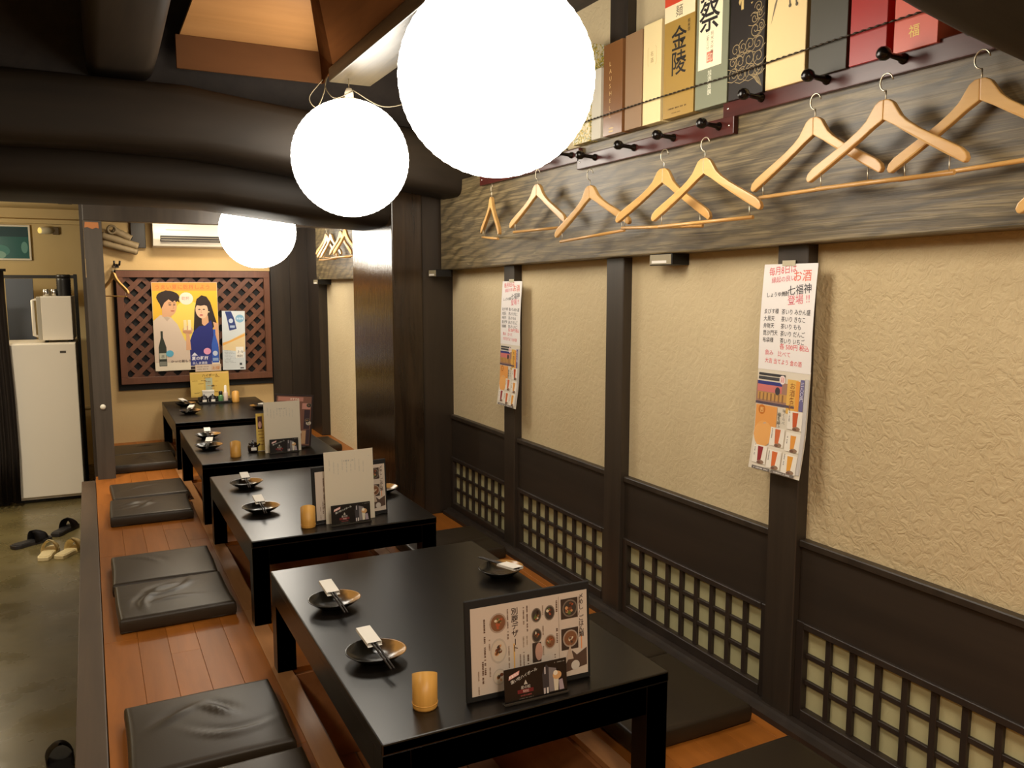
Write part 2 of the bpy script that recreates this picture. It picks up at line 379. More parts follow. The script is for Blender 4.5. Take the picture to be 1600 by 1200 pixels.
# right wall
wr = sroot('wall_right')
for i, (a, b) in enumerate(BAYS + [(5.13, 7.17), (-3.0, 0.80)]):
    bobj('plaster_panel', (WX, WX + 0.08, a - 0.05, b + 0.05, 0.0, 2.75), M['plaster_rough' if i in (0, 5) else 'plaster'], wr)
for (a, b) in POSTS:
    bobj('post', (1.81, WX + 0.03, a, b, 0.0, 2.75), M['post'], wr, 0.003)
bobj('post', (1.775, WX + 0.08, 7.17, YB, 0.0, 2.3), M['pillarback'], wr, 0.003)
for (a, b) in BAYS:
    bobj('dado_board', (1.832, WX, a, b, 0.31, 0.572), M['dado'], wr, 0.001)
    bm = BM(); box(bm, 1.822, WX + 0.002, a, b, 0.555, 0.577)
    obj('ledge', bm, M['post'], wr, 0.003)
for wi, (a, b) in enumerate(BAYS):
    wn = sroot('window_%d' % (wi + 1))
    n = 8 if wi == 3 else 9
    z0, z1 = 0.065, 0.312
    st = 0.03
    for (p, q, r_, s_) in ((a, a + st, 0.03, z1 + 0.02), (b - st, b, 0.03, z1 + 0.02)):
        bobj('stile', (1.824, WX, p, q, r_, s_), M['bar'], wn, 0.002)
    bobj('rail', (1.822, WX, a + st, b - st, z1, z1 + 0.02), M['bar'], wn, 0.002)
    bobj('rail', (1.822, WX, a + st, b - st, 0.03, z0), M['bar'], wn, 0.002)
    ya, yb = a + st, b - st; p = (yb - ya) / n; hz = (z1 - z0) / 3
    for k in range(1, n):
        bobj('vertical_bar', (1.833, 1.846, ya + p * k - 0.009, ya + p * k + 0.009, z0, z1), M['bar'], wn, 0.001)
    for k in (1, 2):
        bobj('horizontal_bar', (1.835, 1.846, ya, yb, z0 + hz * k - 0.0075, z0 + hz * k + 0.0075), M['bar'], wn, 0.001)
    me = None
    for k in range(n):
        for j in range(3):
            y = ya + p * (k + .5); z = z0 + hz * (j + .5)
            if me is None:
                o = bobj('pane', (-0.001, 0.002, -p / 2, p / 2, -hz / 2, hz / 2), M['frost'], wn); me = o.data
            else:
                o = bpy.data.objects.new('pane', me); COL.objects.link(o); o.parent = wn
            o.location = (1.8475, y, z)
bm = BM(); prism(bm, [(1.77, 0.0), (WX, 0.0), (WX, 0.03), (1.80, 0.03), (1.795, 0.022), (1.77, 0.018)], 'y', -0.9, 4.37)
struct(obj('baseboard_right', bm, M['bar']))
# the big horizontal beam that carries racks and boxes
bt = sroot('trim_2')
for (a, b, nm) in ((-3.0, 4.36, 'beam'), (5.14, 7.20, 'beam')):
    bm = BM()
    zb = lambda y: 1.437 - 0.0125 * (y - 1.3) if y < 4.5 else 1.36
    v = box(bm, 1.77, WX + 0.01, a, b, 1.4, 1.862)
    for q in v:
        if q.co.z < 1.5: q.co.z = zb(q.co.y)
    obj(nm, bm, M['nageshi'], bt, 0.005, 2)
# pillar
pl = sroot('pillar')
bobj('shaft', (1.49, 1.665, 4.375, 5.13, 0.0, 2.2), M['pillar'], pl, 0.006, 2)
bobj('backing_post', (1.665, 1.90, 4.385, 5.12, 0.0, 2.2), M['pillarback'], pl, 0.003)
# logs across the room
def log(name, pts, rz, ry, m, kind=True, seg=24, wob=0.03, axis='x'):
    bm = BM(); rr = random.Random(name + str(pts[0])); N = 26; rings = []
    ph = [rr.uniform(0, 6.28) for _ in range(8)]
    for i in range(N):
        t = i / (N - 1) * (len(pts) - 1); k = min(int(t), len(pts) - 2); u = t - k; u = u * u * (3 - 2 * u)
        c = Vector(pts[k]).lerp(Vector(pts[k + 1]), u)
        ring = []
        for j in range(seg):
            th = 2 * PI * j / seg; q = 0.42
            cc, ss = math.cos(th), math.sin(th)
            ca = math.copysign(abs(cc) ** q, cc); sa = math.copysign(abs(ss) ** q, ss)
            f = 1 + wob * math.sin(2 * th + ph[0] + i * 0.3) + wob * math.sin(3 * th + ph[1] - i * 0.23) + wob * 0.7 * math.sin(i * 0.9 + ph[2])
            if axis == 'x': ring.append(bm.verts.new(c + Vector((0, ca * ry * f, sa * rz * f))))
            else: ring.append(bm.verts.new(c + Vector((ca * ry * f, 0, sa * rz * f))))
        rings.append(ring)
    for a, b in zip(rings, rings[1:]):
        for j in range(seg):
            f = bm.faces.new((a[j], a[(j + 1) % seg], b[(j + 1) % seg], b[j])); f.smooth = True
    bm.faces.new(rings[0][::-1]); bm.faces.new(rings[-1])
    return struct(obj(name, bm, m))
log('trim_3', [(-2.9, 4.22, 2.04), (0.0, 4.22, 2.065), (0.45, 4.22, 2.06), (1.0, 4.22, 2.0), (1.5, 4.22, 1.965), (1.84, 4.22, 1.92)], 0.152, 0.16, M['log'], wob=0.02)
log('trim_4', [(-2.9, 4.72, 1.87), (0.0, 4.72, 1.865), (0.6, 4.72, 1.85), (1.1, 4.72, 1.79), (1.5, 4.72, 1.77), (1.84, 4.72, 1.80)], 0.135, 0.33, M['log'], wob=0.015)
log('trim_5', [(0.19, 4.35, 2.40), (0.18, 2.6, 2.43), (0.2, 0.0, 2.45), (0.2, -3, 2.45)], 0.15, 0.15, M['logy'], axis='y', wob=0.03)
log('trim_6', [(-0.3, 0.90, 2.27), (0.6, 0.90, 2.11), (1.2, 0.90, 1.955), (1.84, 0.90, 1.84)], 0.15, 0.15, M['log'], wob=0.02)
# beam along the row carrying the lantern wires
bobj('trim_7', (1.013, 1.203, -3.0, 3.80, 2.215, 2.275), M['beam7'], None, 0.005, 2)
struct(bpy.data.objects['trim_7'])
# lintel of the alcove
bobj('trim_8', (0.0, 1.84, 6.20, 6.31, 1.735, 1.92), M['post'], None, 0.004, 2); struct(bpy.data.objects['trim_8'])
# ceilings
bobj('ceiling', (-3.0, 1.9, -3.0, 6.25, 2.72, 2.78), M['ceiling']); struct(bpy.data.objects['ceiling'])
bobj('ceiling_alcove', (0.0, 1.9, 6.25, YB, 1.94, 2.0), M['ceiling']); struct(bpy.data.objects['ceiling_alcove'])
bobj('ceiling_aisle', (-3.0, 0.0, 6.25, 8.5, 1.97, 2.03), M['beige']); struct(bpy.data.objects['ceiling_aisle'])
wl = sroot('ceiling_well')
bm = BM(); prism(bm, [(0.44, 4.215), (1.079, 4.225), (0.861, 3.48), (0.55, 2.4), (0.44, 2.2)], 'z', 2.45, 2.462); obj('ceiling_panel', bm, M['ply'], wl)
bm = BM(); box(bm, 0.42, 1.09, 4.205, 4.22, 2.30, 2.45); obj('fascia', bm, M['fascia'], wl, 0.002)
bm = BM(); q = [bm.verts.new(p) for p in ((1.079, 4.22, 2.45), (0.861, 3.48, 2.45), (0.55, 2.4, 2.45), (1.02, 2.4, 2.272), (1.02, 3.75, 2.272), (1.09, 4.22, 2.30))]
bm.faces.new(q[::-1]); g = bmesh.ops.extrude_face_region(bm, geom=list(bm.faces)); bmesh.ops.translate(bm, vec=(0.012, 0, 0.006), verts=[e for e in g['geom'] if isinstance(e, bmesh.types.BMVert)])
obj('side_board', bm, wood('brown_side_board', [(0.3, (66, 38, 18)), (0.7, (80, 47, 23))], 'y', rough=0.95, bumps=0.0, spec=0.0), wl)
# other walls
bobj('wall_back', (-0.02, 1.92, YB, YB + 0.08, -0.32, 2.1), M['tan']); struct(bpy.data.objects['wall_back'])
bobj('wall_aisle_back', (-3.0, 0.0, 8.42, 8.5, -0.32, 2.0), M['beige']); struct(bpy.data.objects['wall_aisle_back'])
bobj('trim_9', (-3.0, 0.0, 8.36, 8.42, 1.84, 1.875), M['beige']); struct(bpy.data.objects['trim_9'])
bobj('wall_left', (-3.1, -3.0, -3.0, 8.5, -0.32, 2.75), M['tan']); struct(bpy.data.objects['wall_left'])
bobj('wall_front', (-3.1, 1.93, -3.1, -3.0, -0.32, 2.75), M['tan']); struct(bpy.data.objects['wall_front'])
bobj('wall_partition', (-0.02, 0.0, 6.32, 8.42, -0.32, 2.0), M['post']); struct(bpy.data.objects['wall_partition'])
bobj('wall_above_alcove', (-3.0, 1.9, 6.22, 6.25, 1.93, 2.72), M['ceiling']); struct(bpy.data.objects['wall_above_alcove'])
bm = BM(); box(bm, 1.45, 1.62, YB - 0.03, YB, 0.0, 1.94); box(bm, 1.615, 1.78, YB - 0.05, YB, 0.0, 1.94)
struct(obj('trim_10', bm, M['pillarback'], None, 0.003))
bobj('wall_above_log', (-3.0, 1.88, 4.36, 4.39, 2.16, 2.72), M['ceiling']); struct(bpy.data.objects['wall_above_log'])
bobj('trim_12', (1.66, 1.90, -3.0, 4.36, 2.425, 2.50), M['ceiling']); struct(bpy.data.objects['trim_12'])
# the free-standing pole
pole = thing('wooden_pole', 'tall dark square wooden pole with a bare patch near its top, at the platform corner', 'pole', (0.055, 6.255, 0.0))
bm = BM(); N = 14
for i in range(N):
    z0, z1 = 1.735 * i / N, 1.735 * (i + 1) / N
    if i < 11: box(bm, -0.055, 0.055, -0.052, 0.052, z0, z1)
    else: box(bm, -0.055 + random.uniform(0, 0.006), 0.055, -0.052, 0.052, z0, z1)
bmesh.ops.remove_doubles(bm, verts=bm.verts, dist=0.0005)
obj('shaft', bm, M['poplar'], pole)
bm = BM(); prism(bm, [(-0.043, 1.755 - 0.03), (0.035, 1.724), (0.038, 1.684), (0.02, 1.690), (0.0, 1.680), (-0.03, 1.692), (-0.048, 1.688)], 'y', -0.054, -0.050)
o = obj('bare_patch', bm, flat((168, 104, 54), 0.7), pole); o['label'] = 'bare orange wood patch'
bm = BM(); lathe(bm, [(0.0, 0.012), (0.012, 0.011), (0.017, 0.006), (0.018, 0.0)], 16); o = obj('knob', bm, M['white_plastic'], pole)
o.rotation_euler = (PI / 2, 0, 0); o.location = (0.0, -0.052, 0.497); o['label'] = 'small white round knob'

# ================================================================== LANTERNS
def smooth(P, n=6):
    P = [Vector(p) for p in P]; Q = [P[0] * 2 - P[1]] + P + [P[-1] * 2 - P[-2]]; out = []
    for i in range(1, len(Q) - 2):
        a, b, c, d = Q[i - 1], Q[i], Q[i + 1], Q[i + 2]
        for k in range(n):
            t = k / n; out.append(0.5 * (2 * b + (c - a) * t + (2 * a - 5 * b + 4 * c - d) * t * t + (3 * b - a - 3 * c + d) * t ** 3))
    return out + [P[-1]]
def lantern(loc, D, label, cords):
    t = thing('paper_lantern', label, 'lantern', loc, 0, 'round paper lanterns over the tables')
    R_ = D / 2; bm = BM(); prof = []
    NR = 26
    for i in range(NR * 2 + 1):
        a = -PI / 2 + 0.16 + (PI - 0.32) * i / (NR * 2)
        rr = R_ * (1 - (0.006 if i % 2 else 0.0))
        prof.append((rr * math.cos(a), rr * 0.985 * math.sin(a)))
    prof = [(prof[0][0] * 0.5, prof[0][1] + 0.004)] + prof + [(prof[-1][0] * 0.5, prof[-1][1] - 0.004)]
    lathe(bm, prof, 40); obj('shade', bm, M['lantern'], t)
    zt = R_ * 0.985 * math.sin(PI / 2 - 0.16)
    bm = BM(); rr = R_ * math.cos(PI / 2 - 0.16)
    tube(bm, [(rr * math.cos(k * PI / 12), rr * math.sin(k * PI / 12), zt + 0.002) for k in range(25)], 0.003, 6, caps=False)
    obj('top_ring', bm, M['wire'], t)
    bm = BM(); lathe(bm, [(0.0, zt + 0.05), (0.012, zt + 0.05), (0.02, zt + 0.03), (0.02, zt - 0.02), (0.0, zt - 0.02)], 12); obj('socket', bm, M['white_plastic'], t)
    bm = BM(); tube(bm, [(-rr, 0, zt), (0, 0, zt + 0.02), (rr, 0, zt)], 0.0025, 6); obj('hanger_wire', bm, M['wire'], t)
    for c in cords:
        bm = BM(); tube(bm, [p - Vector(loc) for p in smooth(c)], 0.0022, 8); obj('cord', bm, flat((112, 100, 74), 0.5), t)
    return t
lantern((0.994, 2.047, 1.86), 0.52, 'largest white paper globe lantern, in front of the sake boxes on the beam', [[(0.994, 2.047, 2.16), (0.994, 2.047, 2.216)]])
lantern((1.075, 3.70, 1.873), 0.515, 'middle white paper globe lantern hung from the beam end by looped grey wires',
        [[(1.075, 3.70, 2.17), (1.075, 3.70, 2.216)], [(1.06, 3.6, 2.14), (0.99, 3.62, 2.11), (0.96, 3.66, 2.16), (0.98, 3.7, 2.215)],
         [(0.96, 3.7, 2.2), (0.9, 3.7, 2.12), (0.93, 3.7, 2.08), (0.96, 3.69, 2.14), (0.975, 3.7, 2.21)],
         [(1.08, 3.66, 2.16), (1.2, 3.6, 2.09), (1.3, 3.5, 2.12), (1.24, 3.35, 2.21)]])
lantern((1.04, 5.80, 1.672), 0.50, 'farthest and smallest-looking white paper globe lantern, partly hidden behind the dark log beam', [[(1.04, 5.80, 1.98), (1.04, 5.8, 2.4), (1.04, 5.8, 2.72)]])

lantern((1.325, 7.0, 1.665), 0.38, 'small white paper globe lantern deep in the alcove, hidden behind the farthest one in view', [[(1.325, 7.0, 1.88), (1.325, 7.0, 1.94)]])

# ================================================================== TABLES
TLAB = ['long black low table nearest, with a menu board showing food pictures at its front edge',
        'black low table second from the front, with lamp glare and a standing white sheet',
        'black low table third from the front, with a tilted photo menu behind white paper',
        'farthest black low table, against the tan wall below the brown lattice panel']
for (a, b), lab in zip(TAB, TLAB):
    t = thing('low_table', lab, 'table', ((TX0 + TX1) / 2, (a + b) / 2, 0), 0, 'black low tables in a row')
    W, L = (TX1 - TX0) / 2, (b - a) / 2
    bobj('tabletop', (-W, W, -L, L, 0.312, 0.34), M['lacquer'], t, 0.004, 2)
    for s in (-1, 1):
        bobj('apron', (s * (W - 0.002) - (0.022 if s > 0 else 0), s * (W - 0.002) + (0.022 if s < 0 else 0), -L + 0.066, L - 0.066, 0.238, 0.3118), M['lacquer'], t, 0.0005)
        bobj('apron', (-W + 0.066, W - 0.066, s * (L - 0.002) - (0.022 if s > 0 else 0), s * (L - 0.002) + (0.022 if s < 0 else 0), 0.238, 0.3118), M['lacquer'], t, 0.0005)
        for q in (-1, 1):
            x0 = -W + 0.002 if q < 0 else W - 0.066; y0 = -L + 0.002 if s < 0 else L - 0.066
            bobj('leg', (x0, x0 + 0.064, y0, y0 + 0.064, 0.0, 0.3118), M['lacquer'], t, 0.0005)

# ================================================================== CUSHIONS
def cushion_mesh(seed, wr):
    """boxy vinyl cushion: flat top, upright sides, small rounding, a few pulled creases"""
    rr = random.Random(seed); bm = BM()
    us = [-1, -0.985, -0.95, -0.9] + [-0.84 + 0.07 * i for i in range(25)] + [0.9, 0.95, 0.985, 1]
    n = len(us); HX, HY, T = 0.212, 0.203, 0.058
    cre = [(rr.uniform(-0.5, 0.5), rr.uniform(-0.5, 0.5), rr.uniform(-1.2, 1.2), rr.uniform(0.25, 0.5), rr.uniform(0.5, 1.0), rr.uniform(-0.9, 0.9)) for _ in range(wr)]
    def pt(u, v):
        e = min(1.0, (1 - abs(u)) / 0.05) * min(1.0, (1 - abs(v)) / 0.05)
        wz = 0.0
        for (cx, cy, an, ln, am, cu) in cre:
            du, dv = u - cx, v - cy; s = du * math.cos(an) + dv * math.sin(an); q = -du * math.sin(an) + dv * math.cos(an) - cu * s * s
            wz += am * math.exp(-(s / ln) ** 2) * (0.011 * math.exp(-(q / 0.055) ** 2) - 0.005 * math.exp(-((q - 0.12) / 0.07) ** 2))
        rz = 0.010
        def rd(w): a = max(0.0, abs(w) - 0.95) / 0.05; return rz * (1 - math.sqrt(max(0.0, 1 - a * a)))
        z = T + 0.006 * (1 - u * u) * (1 - v * v) + wz * e - max(rd(u), rd(v))
        return (u * HX + 0.0015 * math.sin(3 * v + seed), v * HY + 0.0015 * math.sin(2.6 * u + seed), z)
    top = [[bm.verts.new(pt(u, v)) for v in us] for u in us]
    for i in range(n - 1):
        for j in range(n - 1):
            f = bm.faces.new((top[i][j], top[i + 1][j], top[i + 1][j + 1], top[i][j + 1])); f.smooth = True
    rim = [top[i][0] for i in range(n)] + [top[n - 1][j] for j in range(1, n)] + [top[i][n - 1] for i in range(n - 2, -1, -1)] + [top[0][j] for j in range(n - 2, 0, -1)]
    prev = rim
    for z, k in ((0.028, 1.008), (0.010, 1.0), (0.002, 0.985)):
        ring = [bm.verts.new((v.co.x * k / 1.0, v.co.y * k, z)) for v in rim]
        for i in range(len(rim)):
            f = bm.faces.new((prev[i], ring[i], ring[(i + 1) % len(rim)], prev[(i + 1) % len(rim)])); f.smooth = True
        prev = ring
    bm.faces.new(prev)
    return bm
def cushion(loc, rz, label, seed, wr=3, tilt=0.0, grp='dark floor cushions'):
    t = thing('floor_cushion', label, 'cushion', loc, rz, grp); t.rotation_euler = (tilt, 0, rz)
    bm = cushion_mesh(seed, wr); o = obj('cover', bm, M['vinyl'], t)
    bm = BM(); P = [(sx * 0.208, sy * 0.199, 0.006) for sx, sy in ((-1, -1), (1, -1), (1, 1), (-1, 1), (-1, -1))]
    Q = []
    for a, b in zip(P, P[1:]):
        for k in range(8): Q.append(tuple(a[i] + (b[i] - a[i]) * k / 8 for i in range(3)))
    tube(bm, Q + Q[:1], 0.003, 6, caps=False); obj('piping', bm, M['vinyl'], t)
cushion((0.245, 2.435, 0.0), 0.0, 'nearest dark floor cushion, alone on the boards left of the front table', 1, 3)
cushion((0.25, 3.565, 0.0), 0.02, 'wrinkled dark floor cushion, front one of the middle pair left of the second table', 5, 4, 0.0)
cushion((0.245, 3.985, 0.0), -0.01, 'smooth dark floor cushion, back one of the middle pair left of the second table', 8, 1)
cushion((0.262, 5.12, 0.0), -0.02, 'creased dark floor cushion, front one of the pair left of the third table', 11, 3, 0.0)
cushion((0.28, 5.56, 0.0), 0.03, 'plain dark floor cushion, back one of the pair left of the third table', 13, 1)
cushion((0.30, 6.54, 0.0), 0.0, 'dark floor cushion in the alcove beside the far table, nearer of two', 17, 2)
cushion((0.32, 6.96, 0.0), 0.02, 'dark floor cushion in the alcove beside the far table, farther of two', 19, 1)
cushion((1.512, 2.0, 0.0), 0.0, 'dark floor cushion right of the front table, under the latticed wall, nearer of two', 23, 1)
cushion((1.512, 2.415, 0.0), 0.0, 'dark floor cushion right of the front table, farther of two under the latticed wall', 29, 1)
cushion((1.49, 1.42, 0.0), 0.0, 'greyish floor cushion cut by the bottom edge of the photo, on boards below the lattice', 31, 0)
cushion((1.53, 3.70, 0.0), 0.0, 'black floor cushion in shadow between the second table and the latticed wall', 37, 1)
cushion((1.53, 6.62, 0.0), 0.0, 'black floor cushion right of the far table, below the far cream panel', 41, 1)
cushion((0.25, 1.985, 0.0), 0.0, 'dark floor cushion just peeping in at the bottom edge, before the nearest cushion', 43, 2)

# ================================================================== PLATES AND CHOPSTICKS
def plate_bm():
    bm = BM()
    wob = lambda a: 1 + 0.05 * math.cos(2 * a + 0.5) + 0.022 * math.cos(3 * a + 1)
    lathe(bm, [(0.0, 0.004), (0.028, 0.004), (0.030, 0.0), (0.036, 0.0), (0.038, 0.005), (0.058, 0.014), (0.074, 0.027), (0.076, 0.0285), (0.075, 0.030), (0.072, 0.029),
               (0.057, 0.019), (0.035, 0.011), (0.015, 0.010), (0.0, 0.011)], 36, wob=wob)
    return bm
pm = None
def place(px, py, z, rz, lab, clab, d=(0, -1), tilt=0.06):
    global pm
    o = obj('plate', plate_bm(), M['glaze']) if pm is None else bpy.data.objects.new('plate', pm)
    if pm is None: pm = o.data
    else: COL.objects.link(o)
    o.location = (px, py, z); o.rotation_euler = (0, 0, rz)
    tag(o, lab, 'plate', 'two-tone dark plates on the tables')
    # chopsticks: local +y is the direction of the tips
    ang = math.atan2(d[1], d[0]) - PI / 2
    t = thing('chopsticks', clab, 'chopsticks', (px, py, z + 0.0325), ang, 'chopsticks in white sleeves on plates')
    for s in (-1, 1):
        bm = BM(); tube(bm, [(s * 0.0045, -0.095, 0.003), (s * 0.004, 0.128, 0.003)], [0.0036, 0.0026], 8)
        obj('stick', bm, flat((34, 26, 22), 0.4), t)
    bm = BM()
    box(bm, -0.0195, 0.0195, -0.098, 0.0, -0.0012, -0.0008); box(bm, -0.0195, 0.0195, -0.098, -0.008, 0.0068, 0.0072)
    for s in (-1, 1): box(bm, s * 0.0195 - 0.0002, s * 0.0195 + 0.0002, -0.098, -0.004, -0.0012, 0.0072)
    obj('sleeve', bm, M['paper'], t)
    t.rotation_euler = (-0.10, 0, ang); t.location.z += 0.006
T = 0.34
place(0.622, 2.425, T, 0.2, 'dark plate with a brown rim, farther of two on the front table left side', 'chopsticks in a white sleeve on the farther left plate of the front table', (0.02, -1))
place(0.624, 2.02, T, -0.1, 'dark plate with a brown rim beside the bamboo cup on the front table', 'chopsticks in a white sleeve on the plate beside the front bamboo cup', (0.04, -1))
place(1.20, 2.445, T, 0.5, 'dark plate at the far right corner of the front table', 'chopsticks in a white sleeve at the far right corner of the front table', (-0.17, 1))
place(0.640, 4.11, T, 0.6, 'dark plate farther of two on the glaring second table, left side', 'chopsticks in a white sleeve on the farther left plate of the second table', (-0.04, -1))
place(0.620, 3.62, T, 0.1, 'dark plate nearer of two on the glaring second table, left side', 'chopsticks in a white sleeve on the nearer left plate of the second table', (-0.02, -1))
place(1.19, 3.70, T, 0.6, 'dark plate on the second table, mostly hidden behind the white sheet and menu', 'chopsticks in a white sleeve half hidden behind the second table menu', (0.4, 1))
place(0.640, 5.56, T, 0.5, 'dark plate farther of two on the third table, left side', 'chopsticks in a white sleeve on the farther left plate of the third table', (-0.08, -1))
place(0.600, 5.19, T, 0.0, 'dark plate nearer of two on the third table, left side', 'chopsticks in a white sleeve on the nearer left plate of the third table', (-0.2, -1))
place(0.660, 7.13, T, 0.4, 'dark plate farther of two on the table at the back wall, left side', 'chopsticks in a white sleeve on the farther left plate of the back table', (0.3, -1))
place(0.650, 6.70, T, 0.0, 'dark plate nearer of two on the table at the back wall, left side', 'chopsticks in a white sleeve on the nearer left plate of the back table', (-0.3, -1))
place(1.175, 6.72, T, 2.9, 'dark plate on the right side of the table at the back wall', 'chopsticks in a white sleeve on the right plate of the back table', (-0.3, 1))

# ================================================================== BAMBOO CUPS
bme = None
for (x, y, lab, rz) in ((0.653, 1.735, 'bamboo cup on the front table beside the menu board', -0.36), (0.752, 3.31, 'bamboo cup on the second table, touching the menu', -0.22),
                    (0.709, 4.885, 'bamboo cup standing alone on the third table', -0.145), (1.062, 7.20, 'bamboo cup on the far table next to the condiment tray', -0.147)):
    t = thing('bamboo_cup', lab, 'cup', (x, y, T), rz, 'bamboo cups, one per table')
    bm = BM(); lathe(bm, [(0.0, 0.0), (0.0285, 0.0), (0.0295, 0.004), (0.0295, 0.10), (0.0245, 0.10), (0.0245, 0.012), (0.0, 0.012)], 28)
    for v in bm.verts:
        if v.co.z > 0.05: v.co.z -= 0.020 * (v.co.y / 0.03 + 1)
    obj('body', bm, M['bamboo'], t)
    bm = BM(); tube(bm, [(0.0296 * math.cos(k * PI / 14), 0.0296 * math.sin(k * PI / 14), 0.012) for k in range(29)], 0.0012, 6, caps=False)
    obj('node_ring', bm, M['bamboo'], t)

# ================================================================== MENUS
def place_flat(o, loc, rz, lean, roll=0.0):
    o.matrix_world = Matrix.Translation(loc) @ Matrix.Rotation(rz, 4, 'Z') @ Matrix.Rotation(-lean, 4, 'X') @ Matrix.Rotation(roll, 4, 'Y')
def up(u, v, d): return (u, -d, v)     # sheet stands in local xz and faces -y
BR = (96, 66, 46)
def dish(p, x, y, rx, ry, kind, seed):
    r = random.Random(seed)
    p.ell(x, y, rx, ry, [(170, 150, 132), (120, 106, 92), (190, 176, 160)][kind]); p.ell(x, y, rx * .84, ry * .84, [(128, 84, 54), (62, 52, 44), (206, 190, 170)][kind])
    for _ in range(9):
        a, q = r.uniform(0, 6.3), r.uniform(0, .55)
        p.ell(x + rx * q * math.cos(a), y + ry * q * math.sin(a), rx * r.uniform(.12, .3), ry * r.uniform(.1, .26), r.choice([(176, 84, 48), (206, 150, 100), (120, 66, 38), (96, 104, 52), (222, 206, 176), (70, 50, 40)]), 9, r.uniform(0, 3))
        p.layer -= 1
def food_menu(loc, rz, lean, label, w_=0.335, h_=0.245):
    t = thing('menu_board', label, 'menu', (0, 0, 0), 0, 'black menu boards standing on tables'); place_flat(t, loc, rz, lean)
    bobj('cover', (-w_ / 2, w_ / 2, 0.0, 0.007, 0.0, h_), M['blackmatte'], t, 0.002)
    pg = bobj('page', (-w_ / 2 + 0.014, w_ / 2 - 0.008, -0.0009, 0.0004, 0.014, h_ - 0.020), flat((210, 194, 178), 0.45), t)
    p = Print(); DKT = (58, 36, 28)
    X = lambda u: -w_ / 2 + 0.014 + u * (w_ - 0.022)
    Z = lambda v: 0.014 + v * (h_ - 0.034)
    # u,v in page fractions, from the left and the bottom
    p.line([(X(.355), Z(.08)), (X(.355), Z(.52))], 0.0035, (226, 176, 96)); p.line([(X(.945), Z(.30)), (X(.945), Z(.47))], 0.0030, (226, 150, 96))
    p.line([(X(.495), Z(.1)), (X(.495), Z(.95))], 0.0007, (200, 184, 168)); p.line([(X(.745), Z(.1)), (X(.745), Z(.97))], 0.0010, (150, 132, 116))
    p.vtext('別腹デザート', X(.365), Z(.935), 0.0185, DKT, 0.012, 0.98); p.vtext('〆めし/ごはん類', X(.945), Z(.96), 0.0152, DKT, 0.012, 0.90)
    for (u, v, a, b, k) in ((.225, .79, .071, .115, 0), (.225, .47, .068, .145, 2), (.225, .17, .055, .095, 2), (.55, .80, .043, .085, 1), (.55, .56, .042, .085, 1), (.665, .80, .045, .09, 1), (.665, .46, .048, .085, 0)):
        dish(p, X(u), Z(v), a * w_ * .94, b * h_ * .86, k, int(u * 1000 + v * 100))
    for (u0, v0, u1, v1) in ((.765, .69, .915, .93), (.765, .32, .915, .575), (.51, .25, .585, .48)):
        p.rect(X(u0), Z(v0), X(u1), Z(v1), (60, 44, 34))
    dish(p, X(.845), Z(.81), 0.021, 0.022, 1, 3); dish(p, X(.845), Z(.45), 0.021, 0.022, 0, 4)
    p.ell(X(.565), Z(.37), 0.010, 0.022, (196, 150, 130))
    p.poly([(X(.78), Z(.05)), (X(.99), Z(.10)), (X(.99), Z(.31)), (X(.90), Z(.24)), (X(.86), Z(.30)), (X(.80), Z(.15))], (84, 62, 50))
    p.ell(X(.885), Z(.12), 0.012, 0.012, (206, 196, 184)); p.poly([(X(.80), Z(.2)), (X(.84), Z(.38)), (X(.87), Z(.2))], (190, 168, 148))
    for i, (u, v, L, c) in enumerate(((.105, .86, .62, BR), (.085, .38, .25, BR), (.02, .9, .01, BR), (.30, .93, .35, (120, 96, 80)), (.305, .5, .4, (150, 126, 106)), (.145, .62, .12, (150, 126, 106)), (.145, .3, .1, (150, 126, 106)), (.05, .28, .1, (150, 126, 106)), (.05, .12, .1, (150, 126, 106)),
                                   (.435, .92, .2, (120, 96, 80)), (.465, .93, .3, (96, 66, 50)), (.43, .58, .14, (160, 140, 120)), (.46, .58, .12, (160, 140, 120)), (.40, .38, .3, (120, 96, 80)), (.43, .4, .25, (120, 96, 80)), (.465, .36, .1, BR),
                                   (.60, .9, .12, (150, 126, 106)), (.60, .66, .12, (150, 126, 106)), (.72, .93, .14, BR), (.72, .6, .16, BR), (.70, .3, .16, (120, 96, 80)), (.925, .93, .1, (120, 96, 80)), (.925, .6, .1, (150, 126, 106)), (.60, .44, .12, (150, 126, 106)))):
        squiggle(p, X(u), Z(v), L * (h_ - .034), 0.0040 if c == BR else 0.0032, c, i, True)
    p.build('printed_page', pg, lambda u, v, d: up(u, v, d + 0.0009), 0.00003)
    bm = BM(); box(bm, -0.11, -0.05, -0.001, 0.05, -0.0005, 0.003); box(bm, -0.03, 0.03, 0.009, 0.012, 0.0, 0.05); box(bm, -0.03, 0.03, 0.012, 0.055, 0.0, 0.004)
    return t
